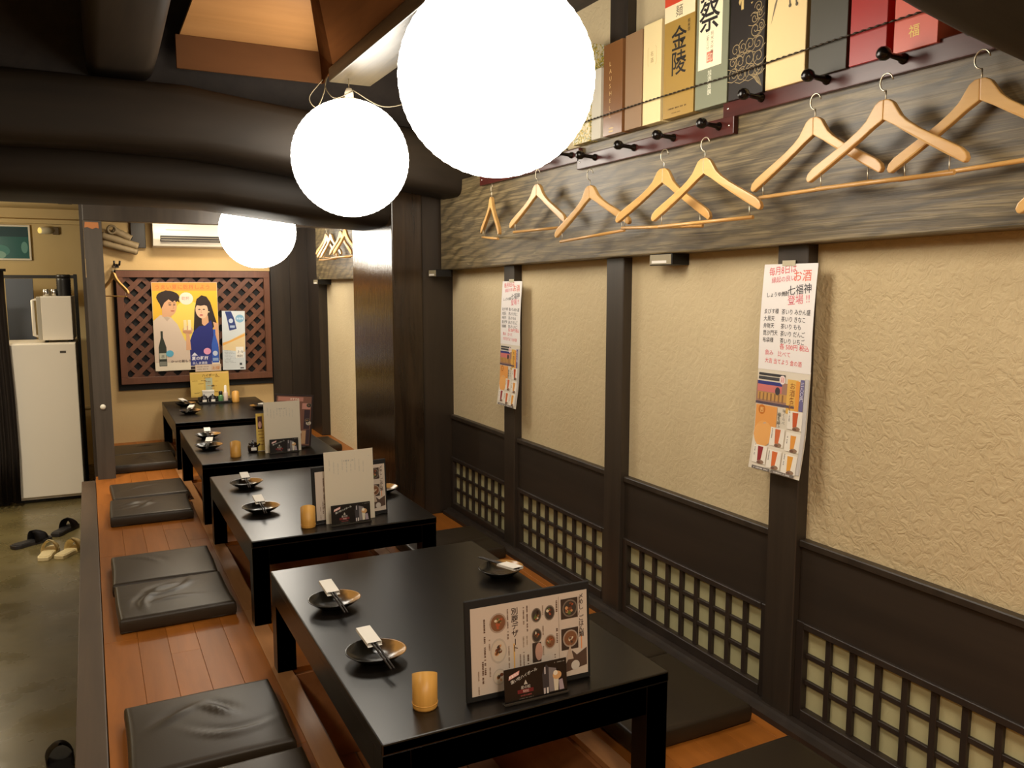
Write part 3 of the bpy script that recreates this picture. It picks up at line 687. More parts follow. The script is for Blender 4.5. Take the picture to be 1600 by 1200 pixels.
def flyer(loc, rz, lean, label):
    t = thing('flyer_card', label, 'flyer', (0, 0, 0), 0, 'small black drink flyers in front of the menus'); place_flat(t, loc, rz, lean)
    cdo = bobj('card', (-0.083, 0.083, 0.0, 0.0025, 0.0, 0.084), flat((24, 19, 17), 0.35), t, 0.0006)
    bobj('stand', (-0.085, 0.085, -0.005, 0.014, -0.0005, 0.0025), flat((52, 48, 44), 0.2), t, 0.0006)
    bobj('stand', (-0.085, 0.085, -0.005, -0.0035, -0.0005, 0.006), flat((60, 56, 50), 0.2), t, 0.0004)
    p = Print()
    p.poly([(-0.072, 0.058), (-0.045, 0.067), (-0.043, 0.077), (-0.070, 0.068)], (222, 160, 150))
    p.text('数量限定', -0.070, 0.061, 0.0066, (250, 240, 235), 0.31, 0.01)
    p.text('濃い味ハイボール', -0.066, 0.048, 0.0092, (190, 188, 180), 0.30, 0.02, 1.0)
    p.poly([(-0.033, 0.041), (-0.028, 0.052), (-0.023, 0.041)], (190, 182, 170)); p.text('星の粒', -0.041, 0.032, 0.0085, (196, 188, 176), 0, 0.01)
    p.rect(-0.050, 0.0215, -0.008, 0.0305, (110, 28, 30)); p.text('特別', -0.036, 0.0225, 0.008, (226, 190, 180))
    squiggle(p, -0.042, 0.014, 0.03, 0.0035, (130, 60, 56), 3); squiggle(p, -0.046, 0.008, 0.036, 0.002, (96, 92, 86), 4)
    squiggle(p, 0.05, 0.0765, 0.026, 0.0022, (150, 146, 138), 5)
    p.poly([(0.018, 0.010), (0.016, 0.055), (0.022, 0.072), (0.028, 0.078), (0.034, 0.070), (0.036, 0.010)], (56, 50, 52)); p.rect(0.022, 0.055, 0.026, 0.072, (176, 168, 168))
    p.poly([(0.034, 0.010), (0.034, 0.070), (0.054, 0.064), (0.056, 0.010)], (126, 118, 118)); p.rect(0.019, 0.008, 0.024, 0.022, (186, 174, 172)); p.rect(0.027, 0.008, 0.032, 0.022, (206, 198, 192))
    p.poly([(0.048, 0.010), (0.046, 0.040), (0.060, 0.040), (0.058, 0.010)], (210, 200, 178)); p.ell(0.056, 0.047, 0.012, 0.010, (206, 160, 108)); p.ell(0.052, 0.053, 0.006, 0.006, (232, 220, 196))
    p.poly([(0.061, 0.010), (0.060, 0.034), (0.070, 0.036), (0.074, 0.010)], (164, 148, 156))
    p.build('printed_card', cdo, up, 0.00004); return t
def sheet(loc, rz, lean, label, w_=0.21, h_=0.297, roll=0.0, grp='blank white sheets standing on tables'):
    t = thing('paper_sheet', label, 'paper', (0, 0, 0), 0, grp); place_flat(t, loc, rz, lean, roll)
    bm = BM(); N = 8
    for i in range(N):
        a, b = -w_ / 2 + w_ * i / N, -w_ / 2 + w_ * (i + 1) / N; f = lambda x: -0.004 * (1 - (2 * x / w_) ** 2)
        v = [bm.verts.new(p) for p in ((a, f(a), 0), (b, f(b), 0), (b, f(b), h_), (a, f(a), h_), (a, f(a) + .0012, 0), (b, f(b) + .0012, 0), (b, f(b) + .0012, h_), (a, f(a) + .0012, h_))]
        for q in ((0, 1, 2, 3), (7, 6, 5, 4), (0, 4, 5, 1), (3, 2, 6, 7)): bm.faces.new([v[k] for k in q])
    bmesh.ops.remove_doubles(bm, verts=bm.verts, dist=1e-5); obj('sheet', bm, M['greypaper'], t)
    p = Print(); G = (188, 182, 168)
    for i in range(9): squiggle(p, -0.085 + i * 0.018, h_ - 0.035 - (i % 3) * 0.006, 0.05, 0.003, G, i, True)
    squiggle(p, -0.03, h_ - 0.045, 0.05, 0.006, (176, 170, 158), 40); p.line([(-0.09, h_ - 0.03), (0.09, h_ - 0.03)], 0.001, G)
    p.build('show_through_print', t, lambda u, v, d: (u, -d - 0.004 * (1 - (2 * u / w_) ** 2), v), 0.00002); return t
food_menu((0.910, 1.690, T + 0.001), -0.035, 0.06, 'brown-and-white food menu board in full view on the front table')
flyer((0.902, 1.645, T + 0.001), -0.03, 0.10, 'black drink flyer leaning before the food menu on the front table')
food_menu((0.943, 3.345, T + 0.001), 0.14, 0.06, 'food menu board on the second table, mostly covered by a white sheet', 0.335, 0.235)
sheet((0.930, 3.312, T + 0.001), 0.05, 0.05, 'large blank white sheet in front of the menu on the second table')
flyer((0.920, 3.268, T + 0.001), 0.04, 0.10, 'black drink flyer below the white sheet on the second table')
sheet((0.982, 4.905, T + 0.001), 0.03, 0.04, 'blank white sheet in front of the tilted photo menu on the third table')
flyer((0.980, 4.865, T + 0.001), 0.03, 0.08, 'black drink flyer below the white sheet on the third table')
t = thing('menu_board', 'tilted dark-framed photo menu leaning behind the white sheet on the third table', 'menu', (0, 0, 0), 0, 'black menu boards standing on tables')
place_flat(t, (1.045, 4.965, T + 0.002), 0.03, 0.04, 0.10)
bobj('cover', (-0.12, 0.112, 0.0, 0.006, 0.0125, 0.325), flat((40, 22, 18), 0.5), t, 0.002)
p = Print(); p.rect(-0.108, 0.02, 0.10, 0.315, (128, 84, 66)); p.rect(-0.1, 0.285, 0.05, 0.310, (188, 128, 110)); p.rect(0.06, 0.12, 0.095, 0.235, (60, 38, 44)); p.rect(0.045, 0.24, 0.095, 0.275, (200, 140, 124)); p.rect(0.05, 0.03, 0.075, 0.11, (206, 160, 116)); p.rect(0.078, 0.028, 0.098, 0.118, (64, 44, 50))
for i in range(12): dish(p, random.uniform(-0.09, 0.09), random.uniform(0.03, 0.3), 0.016, 0.013, i % 3, i)
p.text('おすすめ', -0.03, 0.293, 0.014, (248, 236, 214), 0, 0.02); p.build('printed_page', t, up, 0.00002)
t = sheet((1.005, 4.995, T + 0.002), 0.05, 0.03, 'yellow drinks sheet behind the other menus on the third table', 0.32, 0.222, 0.0, 'yellow menu sheets')
t.children[0].data.materials[0] = flat((222, 190, 92), 0.6)
p = Print(); p.rect(-0.15, 0.13, -0.125, 0.205, (84, 44, 40)); p.ell(-0.138, 0.155, 0.010, 0.02, (206, 160, 150))
for i in range(5): squiggle(p, -0.15, 0.115 - i * 0.02, 0.03, 0.005, (150, 96, 50), i)
p.build('printed_picture', t, lambda u, v, d: (u, -d - 0.001 - 0.004 * (1 - (2 * u / .32) ** 2), v), 0.00002)
# yellow menu on the far table
t = thing('menu_sheet', 'yellow landscape drinks menu standing behind the condiment tray on the far table', 'menu'); place_flat(t, (0.885, 7.36, T + 0.012), 0.0, 0.12)
bobj('sheet', (-0.155, 0.155, 0.0, 0.002, 0.025, 0.235), flat((216, 180, 84), 0.5), t); bobj('stand', (-0.1, 0.1, -0.01, 0.02, -0.012, 0.027), M['black'], t, 0.002)
p = Print(); p.rect(-0.15, 0.22, 0.15, 0.232, (226, 186, 110)); p.text('ハイボール', -0.06, 0.196, 0.026, (110, 72, 26), 0, 0.02); p.rect(-0.035, 0.08, 0.02, 0.185, (176, 184, 160)); p.rect(-0.15, 0.04, -0.05, 0.17, (224, 192, 96))
for i in range(18): squiggle(p, random.uniform(-0.145, 0.08), random.uniform(0.04, 0.19), random.uniform(0.02, 0.05), 0.006, random.choice([(160, 116, 46), (120, 84, 36), (190, 140, 60)]), i)
p.rect(0.01, 0.11, 0.035, 0.122, (76, 64, 30)); p.build('printed_page', t, up, 0.00002)

# condiment tray and bottles on the far table
t = thing('condiment_tray', 'low black tray on the far table holding sauce pots and bottles', 'tray', (0.90, 7.235, T))
bm = BM(); box(bm, -0.13, 0.13, -0.055, 0.055, 0.0, 0.004)
for (a, b, c, d) in ((-0.13, 0.13, -0.055, -0.05), (-0.13, 0.13, 0.05, 0.055), (-0.13, -0.125, -0.055, 0.055), (0.125, 0.13, -0.055, 0.055)): box(bm, a, b, c, d, 0.0, 0.018)
obj('tray', bm, M['black'], t, 0.001)
def pot(x, y, lab, z=T + 0.0042, s=1.0):
    t = thing('sauce_pot', lab, 'pot', (x, y, z), 0, 'dark sauce pots')
    bm = BM(); lathe(bm, [(0, 0), (0.026 * s, 0), (0.031 * s, 0.01 * s), (0.031 * s, 0.035 * s), (0.024 * s, 0.05 * s), (0, 0.052 * s)], 18); obj('body', bm, flat((26, 20, 24), 0.2), t)
    bm = BM(); lathe(bm, [(0.0255 * s, 0.049 * s), (0.026 * s, 0.054 * s), (0.014 * s, 0.062 * s), (0.005 * s, 0.064 * s), (0.006 * s, 0.072 * s), (0, 0.074 * s)], 16); obj('lid', bm, flat((26, 20, 24), 0.2), t)
    bm = BM(); tube(bm, [(0.028 * s, 0, 0.035 * s), (0.037 * s, 0, 0.042 * s), (0.042 * s, 0, 0.05 * s)], [0.006 * s, 0.0045 * s, 0.003 * s], 8); obj('spout', bm, flat((26, 20, 24), 0.2), t)
    bm = BM(); box(bm, -0.016 * s, 0.016 * s, -0.0335 * s, -0.030 * s, 0.014 * s, 0.032 * s); obj('label_strip', bm, M['paper'], t)
pot(0.815, 7.215, 'left dark sauce pot with a white label on the far condiment tray'); pot(0.882, 7.215, 'right dark sauce pot beside the green bottle on the far condiment tray')
pot(0.822, 4.985, 'dark sauce pot left of the yellow sheet on the third table', T, 0.95)
bm = BM(); box(bm, -0.045, 0.045, -0.012, 0.012, 0.0, 0.084); box(bm, -0.047, 0.047, -0.014, 0.014, 0.084, 0.10)
t = obj('napkin_holder', bm, M['paper'], None, 0.001); t.location = (0.855, 7.268, T + 0.0042); tag(t, 'white topped box behind the two sauce pots on the far tray', 'box')
def bottle(name, x, y, prof, cap, colr, capc, lab):
    t = thing(name, lab, 'bottle', (x, y, T + 0.0042), 0, 'bottles on the far condiment tray')
    bm = BM(); lathe(bm, prof, 18); obj('body', bm, colr, t); bm = BM(); lathe(bm, cap, 16); obj('cap', bm, capc, t)
bottle('sauce_bottle', 0.945, 7.205, [(0, 0), (0.018, 0), (0.02, 0.004), (0.02, 0.052), (0.014, 0.066), (0, 0.066)], [(0.0145, 0.064), (0.0155, 0.066), (0.0155, 0.09), (0.012, 0.094), (0, 0.094)], flat((86, 132, 84), 0.25), M['black'], 'small green bottle with a black cap on the far tray')
bottle('seasoning_bottle', 0.985, 7.215, [(0, 0), (0.017, 0), (0.019, 0.004), (0.019, 0.075), (0.012, 0.088), (0, 0.088)], [(0.0125, 0.086), (0.011, 0.088), (0.0105, 0.135), (0.007, 0.14), (0, 0.14)], flat((226, 206, 196), 0.4), M['paper'], 'tall white bottle with a long white cap on the far tray')

# ================================================================== WALL POSTERS (handwritten sheet over a drinks sheet)
def wall_poster(yc, ztop, zmid, zbot, wd, label, shade):
    t = thing('menu_poster', label, 'poster', (1.81, yc, 0), 0, 'long paper menus pinned to wall posts')
    H = ztop - zbot
    def curl(z):
        q = (ztop - z) / H
        return 0.003 + 0.012 * math.sin(min(q, .8) / .8 * PI) + 0.075 * max(0, q - 0.45) ** 1.5
    def fx(u, v, d):      # u to the viewer's right (towards -y), v up
        q = (ztop - v) / H
        return (-curl(v) - d, -u + 0.018 * max(0, q - .5), v)
    for nm, z0, z1, m in (('upper_sheet', zmid, ztop, flat((246, 240, 236), 0.6)), ('lower_sheet', zbot, zmid + 0.006, flat((232, 222, 204), 0.45))):
        bm = BM(); N = 22; off = 0.0 if nm[0] == 'u' else -0.0008; rows = []
        for i in range(N + 1):
            z = z0 + (z1 - z0) * i / N
            rows.append([bm.verts.new(Vector(fx(s * wd / 2, z, off)) + Vector((e, 0, 0))) for s, e in ((-1, 0), (1, 0), (1, 0.0007), (-1, 0.0007))])
        for a, b in zip(rows, rows[1:]):
            for k in range(4): bm.faces.new((a[k], a[(k + 1) % 4], b[(k + 1) % 4], b[k]))
        bm.faces.new(rows[0][::-1]); bm.faces.new(rows[-1]); obj(nm, bm, m, t)
    p = Print(); RD = (226, 92, 96); PK = (226, 120, 130); K = (58, 54, 56); hw = wd / 2
    Y = lambda q: ztop - q * (ztop - zmid)
    p.text('毎月8日は', -hw * .78, Y(.105), 0.0265, RD, 0.10, 0.004, 0.9); p.text('縁起の良い', -hw * .66, Y(.175), 0.0185, PK, 0.09, 0.003); p.text('お酒', hw * .14, Y(.155), 0.035, (236, 120, 96), 0.03, 0.006)
    p.text('しょうゆ焼酎', -hw * .82, Y(.31), 0.0150, K, 0.07, 0.008); p.text('七福神', hw * .0, Y(.285), 0.0300, K, 0.10, 0.005); p.text('登場 !!', hw * .02, Y(.375), 0.030, PK, 0.10, 0.004)
    for i, (a, b) in enumerate((('ゑびす様', '茶いり みかん盛'), ('大黒天', '茶いり きなこ'), ('弁財天', '茶いり もも'), ('毘沙門天', '茶いり だんご'), ('布袋様', '茶いり いちご'))):
        y = Y(.465 + i * .068); p.text(a, -hw * .86, y, 0.0165, K, 0.03, 0.006, .9); p.text(b, -hw * .18, y, 0.0175, K, 0.0, 0.006, .86)
    p.text('各 500円 税込', -hw * .18, Y(.79), 0.0185, RD, -.01, 0.008); p.text('飲み　比べて', -hw * .74, Y(.855), 0.017, PK, -0.02, 0.005); p.text('大吉 当てよう 金の酒', -hw * .74, Y(.93), 0.0165, RD, -0.02, 0.005, .92)
    # lower sheet
    def L(u, v): return (-hw + u * wd, zbot + v * (zmid - zbot))
    def R4(u0, v0, u1, v1, c): a, b = L(u0, v0), L(u1, v1); p.rect(a[0], a[1], b[0], b[1], c, 4)
    R4(.03, .94, .55, .965, (60, 58, 60)); R4(.03, .90, .55, .93, (70, 68, 70)); R4(.0, .68, .90, .885, (168, 128, 108)); R4(.02, .85, .5, .885, (52, 58, 130)); R4(.02, .78, .5, .85, (214, 122, 116))
    R4(.03, .70, .6, .775, (206, 156, 86)); R4(.60, .60, .80, .93, (232, 184, 92)); R4(.76, .62, .83, .92, (236, 160, 66)); R4(.84, .64, .91, .94, (110, 104, 150)); R4(.0, .655, .75, .68, (92, 78, 92)); R4(.92, .04, .99, .95, (206, 200, 196))
    a = L(.5, .915); p.ell(a[0], a[1], 0.012, 0.013, (244, 226, 220)); p.text('目', a[0] - 0.008, a[1] - 0.006, 0.016, (214, 60, 60)); a = L(.42, .80); p.ell(a[0], a[1], 0.010, 0.012, (66, 60, 66))
    p.vtext('お酒各種', L(.70, 0)[0], L(0, .905)[1], 0.021, (160, 96, 40), 0.01); p.vtext('三八〇円', L(.875, 0)[0], L(0, .92)[1], 0.014, (238, 234, 240), 0.01)
    for i in range(7): a = L(.06 + i * .075, .73); p.rect(a[0], a[1] - 0.012, a[0] + 0.006, a[1] + 0.012, (150, 110, 70))
    R4(.02, .33, .44, .645, (238, 164, 84)); a = L(.2, .36); p.ell(a[0], a[1], 0.036, 0.04, (240, 176, 100)); p.ell(a[0] + .004, a[1] + 0.012, 0.013, 0.024, (206, 176, 156)); p.ell(a[0] + .016, a[1] - .005, 0.012, 0.014, (150, 110, 96)); a = L(.14, .6); p.ell(a[0], a[1], 0.014, 0.015, (206, 120, 40)); p.text('吉', a[0] - 0.009, a[1] - 0.007, 0.018, (250, 220, 150))
    p.vtext('福を呼ぶ', L(.485, 0)[0], L(0, .60)[1], 0.013, (70, 70, 60), 0.01); p.vtext('味くらべ', L(.575, 0)[0], L(0, .64)[1], 0.012, (110, 100, 80), 0.0)
    for (u, v, c) in ((.79, .55, (206, 92, 46)), (.79, .34, (232, 158, 66)), (.49, .36, (214, 112, 62)), (.20, .16, (150, 40, 44)), (.49, .14, (222, 112, 52)), (.79, .13, (236, 166, 62))):
        R4(u - .14, v - .095, u + .13, v + .085, (244, 236, 222)); a = L(u, v)
        p.poly([(a[0] - .007, a[1] - .022), (a[0] - .011, a[1] + .022), (a[0] + .011, a[1] + .022), (a[0] + .007, a[1] - .022)], c); p.ell(a[0] + .008, a[1] - .024, 0.013, 0.006, (150, 120, 96)); p.ell(a[0], a[1] - .026, 0.008, 0.004, (120, 84, 66))
        squiggle(p, a[0] - .024, a[1] + .026, 0.03, 0.004, (150, 140, 130), int(u * 99 + v * 77), True)
    R4(.08, .005, .44, .035, (112, 104, 98)); R4(.46, .005, .9, .035, (120, 112, 104)); squiggle(p, L(.12, 0)[0], L(0, .012)[1], 0.055, 0.004, (220, 214, 206), 9); squiggle(p, L(.5, 0)[0], L(0, .012)[1], 0.065, 0.004, (220, 214, 206), 8)
    p.build('lettering', t, fx, 0.00003)
    bm = BM(); box(bm, -0.0052, -0.0044, -0.02, 0.03, ztop - 0.006, ztop + 0.010); obj('tape', bm, flat((206, 196, 168), 0.3), t)
    return t
wall_poster(1.79, 1.378, 1.068, 0.765, 0.205, 'larger-looking long paper drinks poster pinned on the post nearer the coat hangers', 0)
wall_poster(3.555, 1.334, 1.032, 0.733, 0.205, 'smaller-looking long paper drinks poster pinned on the post next to the pillar', 0)

# ================================================================== COAT RACKS AND HANGERS
def rack(y0, y1, z, pegs, lab):
    t = thing('coat_rack', lab, 'coat rack', (1.77, (y0 + y1) / 2, z), 0, 'mahogany peg rails on the beam')
    L = (y1 - y0) / 2
    rl = bobj('rail', (-0.018, 0.0, -L, L, -0.027, 0.027), M['rack'], t, 0.003, 2)
    for y in pegs:
        bm = BM(); lathe(bm, [(0.013, 0.0), (0.012, 0.006), (0.0075, 0.012), (0.0065, 0.045), (0.009, 0.052), (0.015, 0.060), (0.0165, 0.070), (0.014, 0.079), (0.007, 0.084), (0, 0.085)], 14)
        o = obj('peg', bm, M['peg'], t); o.rotation_euler = (0, -PI / 2 + 0.06, 0); o.location = (-0.018, y - (y0 + y1) / 2, 0.004)
    for s in (-1, 1):
        bm = BM(); lathe(bm, [(0, 0.0012), (0.003, 0.001), (0.004, 0)], 10); o = obj('screw', bm, M['steel'], rl); o.rotation_euler = (0, -PI / 2, 0); o.location = (-0.018, s * (L - 0.022), 0.0)
rack(2.87, 3.80, 1.826, (2.925, 3.14, 3.37, 3.60), 'dark red peg rail half hidden by the large lantern')
rack(1.985, 2.885, 1.795, (2.75, 2.495, 2.272, 2.05), 'dark red peg rail in the middle, mounted lower than its neighbours')
rack(1.12, 2.035, 1.845, (1.871, 1.634, 1.404, 1.187), 'dark red peg rail nearest, below the red and grey boxes')
rack(5.55, 6.75, 1.80, (5.75, 5.95, 6.33, 6.5, 6.62), 'far peg rail beyond the pillar holding bunched hangers')
hang_src = None
def hanger(loc, th, roll, lab, grp, hook_dz=0.0):
    """apex of the wood at the origin; the hanger lies in local yz"""
    global hang_src
    if hang_src is None:
        t = thing('coat_hanger', lab, 'hanger', loc, th, grp)
        for s in (-1, 1):
            top = [(0.0, 0.0), (0.012, -0.001), (0.024, -0.009), (0.034, -0.024), (0.046, -0.042), (0.064, -0.058), (0.095, -0.079), (0.135, -0.101), (0.17, -0.120), (0.198, -0.136), (0.211, -0.148), (0.2155, -0.160), (0.212, -0.168)]
            bot = [(0.206, -0.170), (0.19, -0.161), (0.15, -0.138), (0.10, -0.108), (0.06, -0.083), (0.03, -0.063), (0.0, -0.046)]
            pts = [(s * a, b) for a, b in top + bot]
            if s < 0: pts = pts[::-1]
            bm = BM(); prism(bm, pts, 'x', -0.0075, 0.0075)
            for v in bm.verts: v.co.x += -0.10 * abs(v.co.y) ** 2 * 4 * 0.25    # arms bow forward
            obj('arm', bm, M['hanger'], t, 0.0025, 2)
        P = [(0, 0, -0.01), (0, 0, 0.022), (0, 0.002, 0.030)] + [(0, 0.006 - 0.018 * math.cos(a) - 0.0, 0.052 + 0.018 * math.sin(a)) for a in [-0.9 + 0.35 * i for i in range(12)]]
        P = [(0, 0, -0.01), (0, 0, 0.020)] + [(0, 0.017 * math.sin(-PI + 0.35 * i) * -1, 0.040 + 0.020 * -math.cos(-PI + 0.35 * i) * -1) for i in range(0, 14)]
        bm = BM(); tube(bm, P, 0.0017, 8); obj('hook', bm, M['wire'], t)
        bm = BM(); tube(bm, [(-0.006, -0.185, -0.188), (-0.006, 0.185, -0.188)], 0.0055, 10); tb = obj('trouser_bar', bm, M['hanger'], t)
        for s in (-1, 1):
            bm = BM(); tube(bm, [(-0.006, s * 0.172, -0.190), (-0.006, s * 0.172, -0.148)], 0.0014, 6); obj('bar_wire', bm, M['wire'], tb)
        hang_src = t
    else:
        t = copy_tree(hang_src); t['label'] = lab; t['group'] = grp
    t.location = loc; t.rotation_euler = (roll, 0, th); return t
R_ = math.radians
G1 = 'wooden coat hangers along the near racks'
hanger((1.70, 3.555, 1.722), R_(-14), R_(4), 'wooden coat hanger farthest along the near beam, just below the big lantern', G1)
hanger((1.70, 3.11, 1.734), R_(4), R_(0), 'pale yellowish wooden coat hanger, second from the pillar end', G1)
hanger((1.70, 2.70, 1.686), R_(8), R_(-4), 'wooden coat hanger hanging low with its bar sloping down, third from the pillar end', G1)
hanger((1.695, 2.245, 1.694), R_(8), R_(2), 'wooden coat hanger overlapped by a nearer one, fourth from the pillar end', G1)
hanger((1.66, 2.00, 1.692), R_(8), R_(-1), 'wooden coat hanger in front of the overlapped one, at the end of the middle rail', G1)
hanger((1.725, 1.643, 1.754), R_(2), R_(-1), 'wooden coat hanger on the near rail, left one of the three large ones', G1)
hanger((1.697, 1.403, 1.750), R_(3), R_(0), 'wooden coat hanger in the middle of the three large ones', G1)
hanger((1.735, 1.192, 1.758), R_(4), R_(-2), 'wooden coat hanger right one of the three large ones, cut by the frame', G1)
t = thing('coat_peg', 'single dark wall peg on the beam under the near log', 'peg', (1.77, 0.86, 1.665))
bm = BM(); tube(bm, [(0.0, 0, 0), (-0.06, 0, 0.004), (-0.075, 0, 0.008), (-0.085, 0, 0.008)], [0.008, 0.007, 0.014, 0.006], 12); obj('peg', bm, M['peg'], t)
hanger((1.715, 0.86, 1.632), R_(2), R_(0), 'wooden coat hanger whose tip alone peeps in at the right edge', G1)
G2 = 'wooden coat hangers bunched beyond the pillar'
hanger((1.725, 6.66, 1.72), R_(6), R_(3), 'yellowish wooden coat hanger, leftmost of the bright bunch beyond the pillar', G2)
hanger((1.70, 6.53, 1.70), R_(6), R_(0), 'bright wooden coat hanger, second of the bunch beyond the pillar', G2)
hanger((1.675, 6.33, 1.70), R_(6), R_(-2), 'bright wooden coat hanger in the middle of the far bunch', G2)
hanger((1.65, 5.96, 1.70), R_(6), R_(1), 'brightest wooden coat hanger, large and overlapping others in the far bunch', G2)
hanger((1.625, 5.76, 1.70), R_(6), R_(0), 'wooden coat hanger of the far bunch, half hidden by the polished pillar', G2)

# ================================================================== BOXES ON THE BEAM
G3 = 'bottle boxes standing on the beam'
ZB = 1.8625
def carton(y0, y1, h, rgb, lab, dep=0.10, rough=0.5, side=None, m=None, x0=1.742):
    t = thing('bottle_box', lab, 'box', (x0, (y0 + y1) / 2, ZB), 0, G3); W = (y1 - y0) / 2
    return bobj('carton', (0.0, dep, -W + 0.001, W - 0.001, 0.0, h), m or flat(rgb, rough), t, 0.0012), W
def face(u, v, d): return (-d, -u, v)     # u to the viewer's right
carton(2.775, 2.90, 0.36, None, 'white and yellow flowered box half hidden by the big lantern', m=M['floral'])
carton(2.700, 2.765, 0.255, (214, 206, 186), 'short narrow pale box beside the big lantern')
t, W = carton(2.562, 2.685, 0.325, (136, 92, 54), 'glossy brown box with vertical gold capital letters', rough=0.25)
p = Print()
for i, ch in enumerate('LAUSHELL'): p.text(ch, -W * 0.35, 0.245 - i * 0.026, 0.022, (226, 186, 118), 0.0, 0.005)
for i, (a, b) in enumerate(((0.01, 0.016), (0.022, 0.026))): p.rect(-W * .35, a, W * .1, b, (236, 206, 150))
p.build('lettering', t, face, 0.00006)
carton(2.443, 2.545, 0.325, (152, 118, 82), 'plain light brown box between the gold-lettered box and a cream one')
t, W = carton(2.335, 2.437, 0.33, (240, 218, 162), 'narrow cream box with a small framed label')
p = Print(); G = (206, 176, 116)
for s in (-1, 1): p.line([(s * .02, 0.19), (s * .024, 0.20), (s * .024, 0.245), (s * .018, 0.252)], 0.0012, G)
p.text('名', -0.009, 0.222, 0.017, (170, 140, 90)); p.text('酒', -0.009, 0.201, 0.017, (170, 140, 90)); p.build('lettering', t, face, 0.00006)
t, W = carton(2.164, 2.322, 0.40, (168, 134, 66), 'gold box with two large black brush characters and a red and white top', rough=0.35)
bobj('white_band', (-0.0003, 0.0, -W + .002, W - .002, 0.305, 0.355), flat((246, 228, 186), 0.5), t); bobj('red_band', (-0.0003, 0.0, -W + .002, W - .002, 0.355, 0.398), flat((214, 74, 44), 0.5), t)
p = Print(); p.text('麺', -0.020, 0.315, 0.038, (96, 86, 66), 0, -0.0); p.ell(0.0, 0.385, 0.03, 0.012, (120, 34, 22))
p.text('金', -0.040, 0.214, 0.080, (22, 18, 14), 0, 0.010); p.text('陵', -0.040, 0.138, 0.080, (22, 18, 14), 0, 0.010); p.vtext('純米酒', W * .62, 0.292, 0.013, (60, 46, 26), 0.01)
squiggle(p, -0.055, 0.026, 0.10, 0.005, (96, 72, 32), 2); squiggle(p, -0.03, 0.012, 0.05, 0.003, (96, 72, 32), 3); o = p.build('lettering', t, face, 0.00006); o['kind'] = 'stuff'
t, W = carton(2.008, 2.158, 0.40, (126, 128, 104), 'grey green box with a white brush-lettered label and red seal')
p = Print(); p.rect(-W * .82, 0.118, W * .62, 0.398, (248, 234, 196)); p.text('祭', -0.062, 0.235, 0.098, (26, 20, 16), 0, 0.012); p.text('獺', -0.062, 0.325, 0.098, (26, 20, 16), 0, 0.010); p.vtext('純米大吟醸磨き', 0.002, 0.225, 0.0135, (120, 100, 70)); p.vtext('二割三分', -0.018, 0.225, 0.0135, (120, 100, 70)); p.rect(-0.022, 0.134, 0.008, 0.166, (226, 130, 106)); p.text('印', -0.021, 0.137, 0.028, (246, 210, 180)); p.vtext('旭酒造醸', -0.006, 0.112, 0.019, (226, 222, 196), 0.005); p.build('lettering', t, face, 0.00006)
t, W = carton(1.857, 2.003, 0.40, (40, 34, 30), 'black box covered with gold swirling waves', rough=0.4)
p = Print(); GW = (172, 150, 106)
def swirl(cx, cy, r, turns=1.6, a0=0.0, wd=0.0017, dirn=1):
    N = 26; p.line([(cx + r * (1 - i / N * .85) * math.cos(a0 + dirn * turns * 2 * PI * i / N), cy + r * (1 - i / N * .85) * math.sin(a0 + dirn * turns * 2 * PI * i / N)) for i in range(N + 1)], wd, GW); p.layer -= 1
for (cx, cy_, r) in ((.045, .275, .016), (.030, .247, .018), (.052, .255, .014), (.035, .215, .022), (.058, .222, .014), (-.045, .175, .022), (-.015, .178, .020), (.015, .180, .022), (.048, .176, .022), (-.055, .142, .018), (-.025, .138, .024), (.012, .140, .026), (.050, .138, .024), (-.05, .108, .020), (-.015, .102, .022), (.022, .104, .024), (.056, .104, .016)):
    cy = cy_ - 0.035
    swirl(cx, cy, r, 1.5, random.uniform(0, 6), 0.0018, random.choice((-1, 1)))
    p.line([(cx - r * 1.3, cy - r * .8), (cx - r * .4, cy - r * 1.1), (cx + r * .6, cy - r * .9), (cx + r * 1.3, cy - r * .3)], 0.0015, GW); p.layer -= 1
for i in range(5): p.line([(.02 + i * .006, .058), (.035 + i * .006, .048 - i * .003), (.050 + i * .004, .030 - i * .003)], 0.0015, GW)
p.text('梅', -0.038, 0.258, 0.085, (200, 172, 110), 0, 0.025); p.build('lettering', t, face, 0.00006)
t, W = carton(1.703, 1.85, 0.40, (236, 208, 150), 'wide cream box with faint ink brush marks at its top')
p = Print(); p.poly([(-W * .72, 0.25), (-W * .2, 0.36), (W * .1, 0.36)], (200, 176, 134)); p.poly([(-W * .78, 0.175), (-W * .62, 0.225), (-W * .3, 0.28), (-W * .52, 0.225)], (120, 106, 84)); p.line([(.008, .28), (.010, .24), (.012, .208)], 0.005, (90, 80, 60)); p.line([(.028, .28), (.030, .24), (.036, .205)], 0.005, (90, 80, 60)); p.ell(.012, .208, .005, .005, (90, 80, 60)); p.ell(.037, .205, .005, .005, (90, 80, 60)); p.build('lettering', t, face, 0.00006)
t, W = carton(1.565, 1.692, 0.40, (66, 62, 50), 'plain dark grey green box between the wide cream box and the red box')
p = Print(); p.vtext('大吟醸', 0.0, 0.345, 0.02, (90, 84, 66)); p.build('lettering', t, face, 0.00006)
carton(1.446, 1.558, 0.40, (168, 34, 28), 'bright red box near the right end of the beam', rough=0.35)
t, W = carton(1.309, 1.428, 0.40, (222, 104, 84), 'salmon pink box with a small gold mark, nearest on the beam', rough=0.35)
p = Print(); p.text('福', -0.018, 0.030, 0.030, (250, 216, 120), 0, 0.008); p.build('lettering', t, face, 0.00006)
